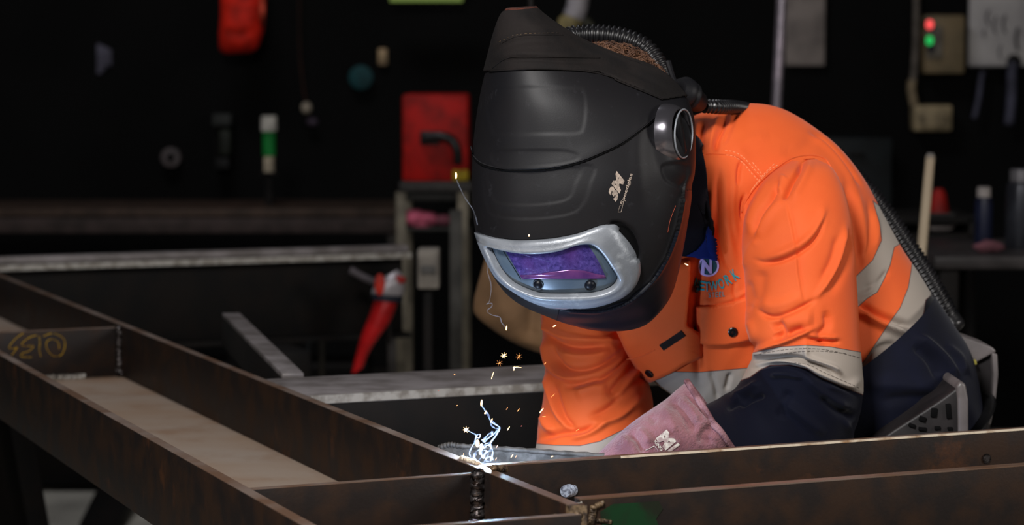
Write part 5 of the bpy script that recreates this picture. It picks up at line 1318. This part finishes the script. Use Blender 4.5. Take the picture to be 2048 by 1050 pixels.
pb(756, 97, 774, 130, 8.96, .04, 'plate', cm('beige_plate', (176, 150, 116)), t); pb(762, 108, 768, 118, 8.95, .02, 'rocker', cm('beige_rocker', (190, 168, 130)), t, .001)
t = wallthing('grinding_disc', 'dim teal disc hanging on the wall below the beige tag', 'disc', 722, 180)
MB().lathe(P(722, 155, 8.95), (0, -1, 0), [(0, .046), (.012, .046), (.014, .04), (.014, .010), (.018, .010), (.018, .002)], 40).build('disc', cm('teal_disc', (10, 62, 66), .6), t)
t = wallthing('tube_lamp', 'yellow-green glowing tube cut by the top edge above the helmet', 'lamp', 880, -10)
MB().cyl(P(780, -4, 8.7), P(925, -4, 8.7), .014).build('tube', emit('dim_green_tube', (.35, .5, .12, 1), .35), t); MB().box(P(852, -22, 8.72), (.30, .06, .035), None, .004).build('fitting', M['dark_steel'], t)
t = wallthing('hanging_sleeve', 'grey and olive cable sleeve hanging behind the top of the helmet', 'cable sleeve', 1150, 60, 6.4)
pt([(1168, -90, 6.4), (1160, -30, 6.4), (1155, 10, 6.4), (1146, 36, 6.4)], .030, 'sleeve', cm('grey_sleeve', (140, 136, 140)), t); MB().tube([tuple(P(1150, 30, 6.4)), tuple(P(1138, 50, 6.4)), tuple(P(1128, 66, 6.4))], [.026, .034, .022], 16).build('grip', cm('olive_grip', (128, 116, 78)), t)
MB().tube([tuple(P(1168, 38, 6.42)), tuple(P(1180, 52, 6.42)), tuple(P(1178, 72, 6.42))], [.014, .016, .012], 12).build('clip', cm('dark_olive_clip', (50, 50, 40)), t)

# white box at the end of the rear beam and angle grinder hanging below
t = thing('junction_box', 'small grey-white box standing at the end of the rear beam', 'box', tuple(P(856, 582, 5.6)))
pb(835, 500, 878, 578, 5.6, .10, 'body', cm('grey_white_box', (132, 126, 118), .7), t); pb(842, 532, 870, 548, 5.59, .01, 'label', cm('grey_label', (86, 84, 82)), t, .001); pb(846, 578, 866, 1284, 5.64, .04, 'post', M['dark_steel'], t)
t = thing('angle_grinder', 'red and grey angle grinder hanging head-up below the rear beam', 'angle grinder', tuple(P(750, 740, 5.62)))
g, c = loft([(P(772, 596, 5.62), np.array([.030, 0, .008]), np.array([0, -.03, 0])), (P(766, 620, 5.62), np.array([.032, 0, .010]), np.array([0, -.035, 0])), (P(752, 655, 5.62), np.array([.034, 0, .014]), np.array([0, -.035, 0])), (P(738, 682, 5.62), np.array([.026, 0, .012]), np.array([0, -.03, 0])), (P(724, 712, 5.62), np.array([.018, 0, .01]), np.array([0, -.02, 0])), (P(714, 742, 5.62), np.array([.014, 0, .008]), np.array([0, -.016, 0]))], 50, 40)
grid_obj('handle', g, cm('red_grinder_plastic', (178, 24, 26), .45), t, caps=(True, True))
MB().lathe(P(774, 600, 5.62), (.1, 0, 1), [(0, .038), (.014, .038), (.016, .03)], 28).build('collar', cm('dark_blue_collar', (34, 38, 50), .4), t)
g, c = loft([(P(776, 600, 5.62), np.array([.034, 0, 0]), np.array([0, -.03, 0])), (P(776, 580, 5.62), np.array([.040, 0, .006]), np.array([0, -.036, 0])), (P(778, 562, 5.62), np.array([.034, 0, .01]), np.array([0, -.034, 0])), (P(780, 548, 5.62), np.array([.018, 0, .01]), np.array([0, -.02, 0]))], 30, 32)
grid_obj('gear_head', g, cm('cast_grey_head', (170, 164, 168), .4, .3), t, caps=(True, True))
MB().ball(P(760, 570, 5.59), .017, (.8, .6, 1.6), 16).build('side_button', cm('red_button', (190, 50, 36)), t); MB().ball(P(796, 560, 5.60), .012, (1.6, .7, .9), 16).build('spindle_lock', cm('red_lock', (150, 34, 30)), t)
pt([(700, 540, 5.62), (730, 556, 5.62), (756, 566, 5.62)], .009, 'side_handle', cm('grey_side_handle', (84, 78, 82)), t)
t = thing('red_strip', 'dim red strip low in the dark left of the grinder', 'strip', tuple(P(582, 640, 6.0)))
pb(556, 615, 604, 628, 6.5, .06, 'lens', cm('dull_red_strip', (120, 14, 22), .4), t); pb(540, 648, 630, 655, 6.52, .05, 'bracket', cm('dark_bracket', (34, 36, 38)), t); pb(612, 655, 620, 760, 6.52, .05, 'bracket', cm('dark_post', (34, 38, 40)), t); pb(636, 640, 650, 1100, 6.55, .05, 'post', cm('dim_post', (44, 40, 34)), t)
for x, n_ in ((1040, 'pallet_post'),):
    t = thing('steel_post', 'dim vertical steel post between the stand and the helmet', 'post', tuple(P(915, 900, 6.5) * np.array([1, 1, 0])))
    q = P(912, 420, 6.5); MB().box((q[0], 6.5, q[2] / 2), (.035, .035, q[2]), None, .003).build('upright', cm('post_steel', (70, 68, 64), .6), t); MB().box((q[0], 6.5, .01), (.14, .14, .02), None, .003).build('foot', M['dark_steel'], t)

# tan leather apron hanging behind the welder
t = thing('leather_apron', 'tan leather welding apron hanging behind the sparks below the helmet', 'apron', tuple(P(1020, 700, 4.1)))
ap = [((985, 470), (1120, 470), .02), ((965, 520), (1125, 520), .035), ((950, 570), (1128, 560), .045), ((944, 606), (1130, 600), .05), ((950, 632), (1130, 630), .05), ((985, 660), (1130, 660), .045), ((1020, 682), (1130, 690), .035), ((1052, 697), (1120, 712), .015)]
g, c = loft([ring_lr(l, r, 4.15, b) for l, r, b in ap], 120, 120)
g = crease(g, c, [([(1085, 560), (1070, 620), (1058, 690)], 16, -12), ([(990, 540), (1000, 600), (1030, 660)], 20, 6)], .004, 9, 17)
grid_obj('apron', g, nmat('tan_suede', (108, 80, 52), (86, 62, 38), 9, .85, bump=(90, .3)), t, caps=(True, True))
pt([(1020, 475, 4.15), (1040, 300, 4.15), (1060, 100, 4.15), (1060, -120, 4.15)], .006, 'strap', M['dark_steel'], t)
pt([(1000, -110, 4.15), (1150, -110, 4.15)], .010, 'hanging_hook', M['dark_steel'], t, n=2)

# right-hand background
t = thing('scaffold_pole', 'tall shiny grey pole rising behind the shoulder', 'pole', tuple(P(1556, 215, 5.4) * np.array([1, 1, 0])))
a_, b_ = P(1566, -60, 5.4), P(1552, 230, 5.4); d_ = (b_ - a_) / (b_[2] - a_[2]); MB().cyl(b_ - d_ * b_[2], a_ + d_ * .8, .0125, n=28).build('tube', nmat('galvanised_tube', (138, 128, 138), (110, 104, 112), 30, .28, .5), t); MB().cyl(b_ - d_ * b_[2], b_ - d_ * (b_[2] - .02), .05).build('base_plate', M['dark_steel'], t)
def sheet(x0, y0, x1, y1, name, lab, cat, mm, Y=8.96):
    t = thing(name, lab, cat, tuple(P((x0 + x1) / 2, y1, Y))); return t, pb(x0, y0, x1, y1, Y, .012, 'board', mm, t, .002)
t, _ = sheet(1572, -60, 1649, 131, 'notice_sheet', 'stained grey paper sheet hanging right of the tall pole', 'sheet', nmat('stained_paper', (138, 128, 122), (104, 96, 92), 7, .8))
pb(1578, -66, 1645, -58, 8.945, .03, 'clip', M['dark_steel'], t, .002)
t, _ = sheet(1940, -70, 2080, 134, 'whiteboard', 'pale board with dark smudged handwriting at the top right corner', 'board', nmat('smudged_board', (178, 174, 172), (150, 146, 146), 5, .6))
for (x, y0, y1, w_) in ((1975, 20, 50, 4), (1990, 32, 68, 4), (2008, 30, 66, 5), (2034, 55, 100, 7), (1968, 60, 75, 3), (2000, 90, 118, 3)):
    c = catmull([P(x + 3, y0, 8.945), P(x - 2, (y0 + y1) / 2, 8.945), P(x + 2, y1, 8.945)], 12); MB().tube([tuple(q) for q in c], w_ * 8.95 / FPX * .6, 6, flat=.3).build('marker_stroke', cm('dark_marker', (40, 38, 44)), t, auto=False); pb(1936, 132, 2084, 138, 8.93, .05, 'tray', cm('tray_grey', (70, 68, 68)), t, .002)
t = thing('conduit', 'thin pale conduit running down the wall to the small cream box', 'conduit', tuple(P(1832, 215, 8.95)))
pt([(1833, -90, 8.95), (1832, 60, 8.95), (1829, 130, 8.95), (1825, 170, 8.95)], .013, 'pipe', cm('pale_conduit', (112, 104, 96)), t); pt([(1824, 160, 8.95), (1823, 182, 8.95), (1829, 212, 8.95)], .017, 'bend', cm('cream_bend', (142, 126, 100)), t)
t = thing('socket_box', 'small cream wall box at the foot of the thin conduit', 'box', tuple(P(1866, 262, 8.95)))
pb(1829, 210, 1904, 262, 8.9, .10, 'body', cm('cream_box', (165, 148, 116), .6), t, .008); pb(1840, 218, 1896, 255, 8.89, .02, 'lid', cm('cream_lid', (158, 142, 112), .6), t, .003)
for x in (1845, 1891): MB().cyl(P(x, 236, 8.885), P(x, 236, 8.89) + np.array([0, .01, 0]), .005).build('screw', M['dark_steel'], t)
t = thing('control_box', 'beige electrical box with a red and a green lamp at the upper right', 'control box', tuple(P(1888, 147, 8.9)))
pb(1850, 30, 1929, 147, 8.88, .12, 'housing', nmat('beige_box_paint', (122, 104, 74), (98, 86, 62), 8, .6), t, .008); pb(1856, 52, 1884, 116, 8.865, .02, 'panel', cm('grey_panel', (120, 114, 104)), t, .003)
def lamp(px, py, m_, nm):
    p = P(px, py, 8.85); MB().lathe(p + np.array([0, .02, 0]), (0, -1, 0), [(0, .017), (.02, .017), (.024, .014)], 24).build('lamp_bezel', M['dark_steel'], t)
    MB().ball(p, .0155, (1, .6, 1.1), 20).build(nm, m_, t)
lamp(1859, 49, emit('red_indicator', (1, .09, .09, 1), 1.3), 'red_lamp'); lamp(1859, 81, emit('green_indicator', (.02, .6, .12, 1), .9), 'green_lamp')
MB().lathe(P(1861, 97, 8.85), (0, -1, 0), [(0, .012), (.02, .012), (.022, .006)], 20).build('knob', cm('dark_blue_knob', (20, 24, 44)), t)
for x0, y0, x1, y1, w_, lab in ((1962, 160, 1948, 238, .011, 'thin grey cable loop hanging under the whiteboard, left one'), (2024, 140, 2018, 250, .020, 'wider grey strap hanging under the whiteboard near the right edge')):
    t = thing('hanging_strap', lab, 'strap', tuple(P(x1, y1, 8.94))); pt([(x0 + 4, y0 - 16, 8.94), (x0, y0, 8.94), ((x0 + x1) / 2 + 2, (y0 + y1) / 2, 8.94), (x1, y1, 8.94)], w_, 'strap', cm('blue_grey_strap', (76, 76, 92)), t); MB().ball(P(x0 + 4, y0 - 16, 8.96), w_ * 1.5).build('hook', M['dark_steel'], t)
t = thing('storage_cabinet', 'dim dark teal metal cabinet behind the shoulder', 'cabinet', (P(1730, 300, 8.3)[0], 8.5, 0))
q0_ = P(1640, 275, 8.3); q1_ = P(1785, 275, 8.3)
MB().box(((q0_[0] + q1_[0]) / 2, 8.5, q0_[2] / 2), (q1_[0] - q0_[0], .40, q0_[2]), None, .006).build('body', cm('dark_body', (16, 22, 24)), t); pb(1650, 280, 1778, 342, 8.945, .02, 'drawer', cm('dark_teal_paint', (14, 54, 56), .5), t); pb(1700, 306, 1730, 312, 8.275, .02, 'handle', M['dark_steel'], t, .001)
# bench at right with bottles, the stick
bt = thing('work_bench', 'dark bench at the right edge carrying the bottles', 'bench', (P(2000, 520, 5.5)[0], 5.8, 0))
q = P(1868, 512, 5.5); q2 = P(2250, 520, 5.5)
MB().box(((q[0] + q2[0]) / 2, 5.8, q[2] - .015), (q2[0] - q[0], .62, .03), None, .003).build('bench_top', cm('dark_bench_top', (58, 54, 54), .45), bt)
for x in (q[0] + .04, q2[0] - .04):
    for y in (5.54, 6.06): MB().box((x, y, (q[2] - .03) / 2), (.045, .045, q[2] - .03), None, .003).build('leg', M['dark_steel'], bt)
zb = q[2]
def bottle(px, pyt, Y, r, name, lab, mats):
    p = P(px, pyt, Y); h = p[2] - zb; b = np.array([p[0], p[1], zb]); t = thing(name, lab, 'bottle', tuple(b))
    MB().lathe(b, (0, 0, 1), [(0, r * .96), (.004, r), (h * .74, r), (h * .82, r * .9), (h * .84, r * .6)], 32).build('body', mats[0], t); MB().lathe(b + np.array([0, 0, h * .84]), (0, 0, 1), [(0, r * .74), (h * .15, r * .74), (h * .16, r * .6)], 28).build('cap', mats[1], t); return t
bottle(1968, 374, 5.7, .022, 'drink_bottle', 'slim navy bottle with a pale cap on the right bench', (cm('navy_bottle', (26, 30, 50), .35), cm('pale_cap', (176, 168, 164))))
bottle(2042, 338, 5.75, .036, 'thermos', 'tall grey thermos cut by the right edge on the bench', (cm('grey_thermos', (52, 54, 60), .3, .3), cm('steel_cap', (128, 126, 130), .3, .5)))
t = thing('cloth', 'small dusky pink rag beside the navy bottle on the bench', 'cloth', (P(1975, 500, 5.55)[0], 5.6, zb)); mb = MB(); mb.ball(np.array([P(1978, 500, 5.6)[0], 5.6, zb + .014]), .03, (1.2, .8, .5), 18); o = mb.build('folds', cm('dusky_rag', (120, 76, 84), .9), t, auto=False)
for v in o.data.vertices: v.co += Vector(mnoise.noise_vector(v.co * 50)) * .006
t = thing('broom_handle', 'pale wooden stick leaning upright behind the hose', 'stick', tuple(P(1845, 560, 4.6) * np.array([1, 1, 0])))
a_, b_ = P(1861, 312, 4.7), P(1838, 560, 4.7); d_ = (a_ - b_) / (a_[2] - b_[2]); MB().cyl(b_ - d_ * (b_[2] - .03), a_, .0115, .0095, n=24).build('stick', nmat('pale_wood', (176, 160, 136), (150, 134, 112), 14, .6, stretch=(1, 1, .2)), t); MB().cyl(a_ - d_ * .004, a_ + d_ * .006, .0105, .006).build('end_cap', cm('grey_cap', (120, 116, 114)), t)
bc = b_ - d_ * b_[2]; MB().box((bc[0], bc[1], .03), (.30, .05, .06), None, .008).build('broom_head', M['dark_steel'], t)
t = thing('safety_cone', 'small dull red cone on the dark shelf beside the pale stick', 'cone', tuple(P(1877, 425, 6.3)))
MB().lathe(P(1877, 425, 6.3), (0, 0, 1), [(0, .030), (.01, .027), (.05, .020), (.04 * 1.6, .012)], 28).build('cone', cm('dull_red_cone', (140, 22, 16), .6), t); MB().box(P(1877, 427, 6.3), (.07, .07, .006)).build('base', M['black'], t)
sh = thing('wall_shelf', 'black shelf unit behind the pale stick', 'shelf', tuple(P(1850, 470, 6.4) * np.array([1, 1, 0])))
z1_ = P(1800, 428, 6.3)[2]; z2_ = P(1800, 462, 6.3)[2]; xa, xb = P(1745, 430, 6.3)[0], P(1935, 430, 6.3)[0]
for z_ in (z1_ - .012, z2_ - .012, .3): MB().box(((xa + xb) / 2, 6.4, z_), (xb - xa, .35, .02), None, .002).build('shelf_board', M['dark_steel'], sh)
for x in (xa, xb): MB().box((x, 6.4, z1_ / 2), (.02, .35, z1_), None, .002).build('side_panel', M['dark_steel'], sh)
t = thing('work_glove', 'pale grey crumpled glove on the lower shelf right of the stick', 'glove', tuple(P(1882, 460, 6.28)))
mb = MB(); mb.ball(P(1880, 455, 6.28), .024, (1.5, .7, .45), 18); mb.ball(P(1897, 451, 6.28), .013, (1.8, .7, .5), 14); mb.build('glove', cm('pale_glove', (130, 122, 120), .8), t, auto=False)

t = thing('dark_bar', 'dark bar made up for the dark leg-like shape on the floor at bottom left', 'dark bar', tuple(P(200, 1058, 7.05)))
bar(G(196, 1064, .02), G(262, 925, .27) * 0 + P(262, 925, 7.52), .11, .05, 'bar', M['dark_steel'], t)  # made-up bar standing in for a dark diagonal shape

def drop(tname, lab_part, px, py, Y, r=.004, m='dark_steel'):
    o = [q for q in bpy.data.objects if q.name == tname][0]; a = P(px, py, Y); MB().cyl(a, (a[0], a[1], ZC), r, n=10).build(lab_part, M[m], o)
drop('leather_apron', 'cord', 1060, -112, 4.15); drop('hanging_sleeve', 'cord', 1168, -88, 6.4)
o = [q for q in bpy.data.objects if q.name == 'angle_grinder'][0]
a = P(779, 552, 5.62); MB().cyl(a, (a[0], a[1], ZT - .2), .004, n=10).build('hook', M['dark_steel'], o)
o = [q for q in bpy.data.objects if q.name == 'hanging_bag'][0]
a = P(486, -58, 8.7); MB().cyl(a, (a[0], Y1, a[2]), .008, n=12).build('peg', M['dark_steel'], o)
o = [q for q in bpy.data.objects if q.name == 'pull_cord_knob'][0]
a = P(598, -60, 8.94); MB().cyl(a, (a[0], a[1], ZC), .004, n=10).build('cord', M['dark_steel'], o)
